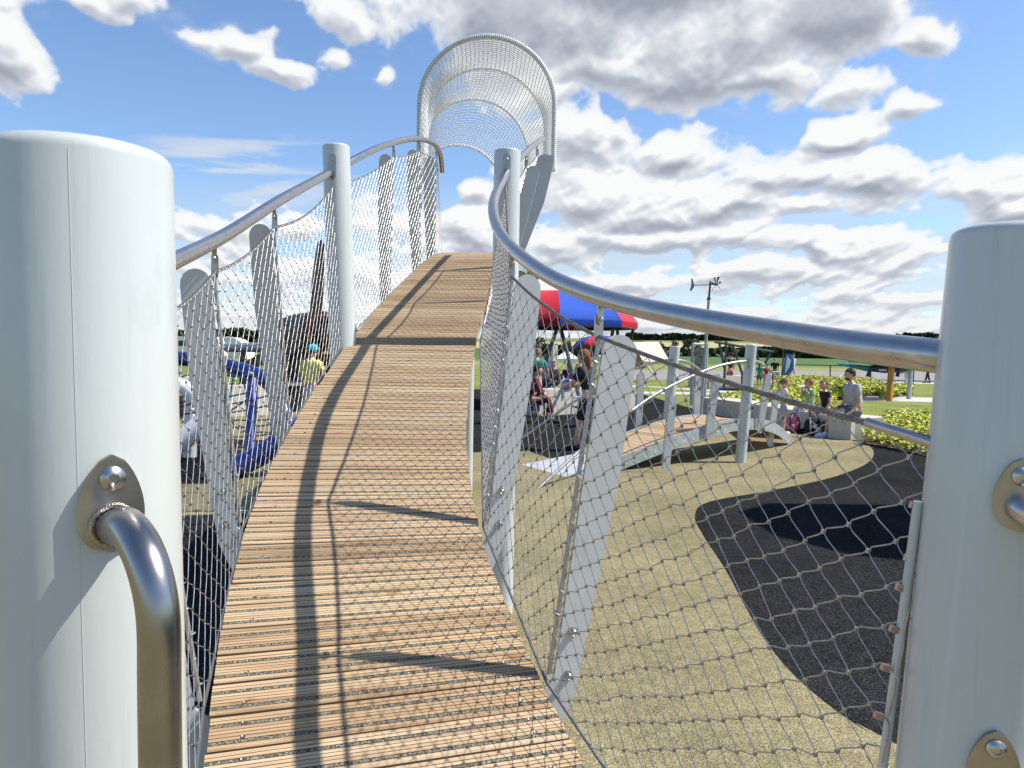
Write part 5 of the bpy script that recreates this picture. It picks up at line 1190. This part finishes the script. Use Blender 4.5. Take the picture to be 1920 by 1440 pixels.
deep = sstep(.25, .95, blur(T, 12))*topc; sh = .94-core*(.10+.46*(1-base_)*(.40+.60*sstep(dg_(6), dg_(13), E_l)))-.50*deep*(1-.25*base_)+rel*(.60-.35*deep)+(fbm(A_z*30, E_l*46, 5, .6)-.5)*.22*core
sh = np.clip(sh, .16, 1)
mask = sstep(-.05, .13, D)
veil = (1-sstep(dg_(7), dg_(13), E_l))*sstep(.26, .52, fbm(A_z*9+3, np.log(np.maximum(E_l, 0)+.06)*9, 5, .55))*.85*(1-.35*sstep(dg_(-8), dg_(-30), A_z))
mask = np.maximum(mask, veil*.9); sh = np.where(veil*.9 >= mask, .80-.2*fbm(A_z*14, np.log(np.maximum(E_l, 0)+.06)*14+5, 4), sh)
wisp = (1-topc*.0)*sstep(-.45, .1, D)*sstep(.50, .75, fbm(A_z*13+40, E_l*30+A_z*6, 5, .6))*.45
mask = np.maximum(mask, wisp); vis = np.maximum(mask*(.76+.24*sstep(.0, .35, D)), stk); sh = np.where(stk > mask, .80, sh)
lowf = sstep(dg_(-.2), dg_(1.4), E_l); vis = vis*(.35+.65*lowf)*sunclr; hz_ = sstep(dg_(9), 0, E_l); sh = np.clip(sh, 0, 1)*(1-.3*hz_)+.80*.3*hz_
RD = 4500.0; P = np.stack([np.cos(E_l)*np.sin(A_z)*RD, np.cos(E_l)*np.cos(A_z)*RD, np.sin(E_l)*RD], -1).reshape(-1, 3)
na_, ne_ = A_z.shape; I = (np.arange(na_-1)[:, None]*ne_+np.arange(ne_-1)[None, :]).reshape(-1); Q = np.stack([I, I+1, I+ne_+1, I+ne_], -1)
me = bpy.data.meshes.new('sky'); me.vertices.add(len(P)); me.vertices.foreach_set('co', P.reshape(-1).astype(np.float32)); nf = len(Q)
me.loops.add(nf*4); me.loops.foreach_set('vertex_index', Q.reshape(-1).astype(np.int32)); me.polygons.add(nf); me.polygons.foreach_set('loop_start', (np.arange(nf)*4).astype(np.int32)); me.polygons.foreach_set('loop_total', np.full(nf, 4, np.int32)); me.update(calc_edges=True)
for nm_, arr in (('cloud', vis), ('bright', sh)): at_ = me.attributes.new(nm_, 'FLOAT', 'POINT'); at_.data.foreach_set('value', arr.reshape(-1).astype(np.float32))
m = bpy.data.materials.new('clouds'); m.use_nodes = True; nt = m.node_tree; nt.nodes.clear(); L = nt.links
o_ = N(nt, 'ShaderNodeOutputMaterial'); em = N(nt, 'ShaderNodeEmission'); tr = N(nt, 'ShaderNodeBsdfTransparent'); mxs = N(nt, 'ShaderNodeMixShader'); at1 = N(nt, 'ShaderNodeAttribute', attribute_name='cloud'); at2 = N(nt, 'ShaderNodeAttribute', attribute_name='bright')
cr_ = ramp(nt, at2.outputs['Fac'], [(0.0, (.24, .265, .32)), (.3, (.33, .36, .42)), (.6, (.47, .50, .56)), (.85, (.64, .665, .70)), (1.0, (.78, .79, .79))]); L.new(cr_.outputs[0], em.inputs[0]); em.inputs[1].default_value = 0.92
L.new(at1.outputs['Fac'], mxs.inputs[0]); L.new(tr.outputs[0], mxs.inputs[1]); L.new(em.outputs[0], mxs.inputs[2]); L.new(mxs.outputs[0], o_.inputs[0]); m.cycles.emission_sampling = 'NONE'
me.materials.append(m); so_ = bpy.data.objects.new('sky', me); COL.objects.link(so_); struct(so_)
sl = bpy.data.lights.new('sun', 'SUN'); so = bpy.data.objects.new('sun', sl); COL.objects.link(so); sl.energy = 5.0; sl.angle = math.radians(.53); sl.color = (1, .95, .87)
so.rotation_euler = SUN.to_track_quat('Z', 'Y').to_euler()
S.view_settings.view_transform = 'Standard'; S.view_settings.look = 'None'; S.view_settings.exposure = 0.42; S.view_settings.gamma = 1
S.cycles.max_bounces = 6
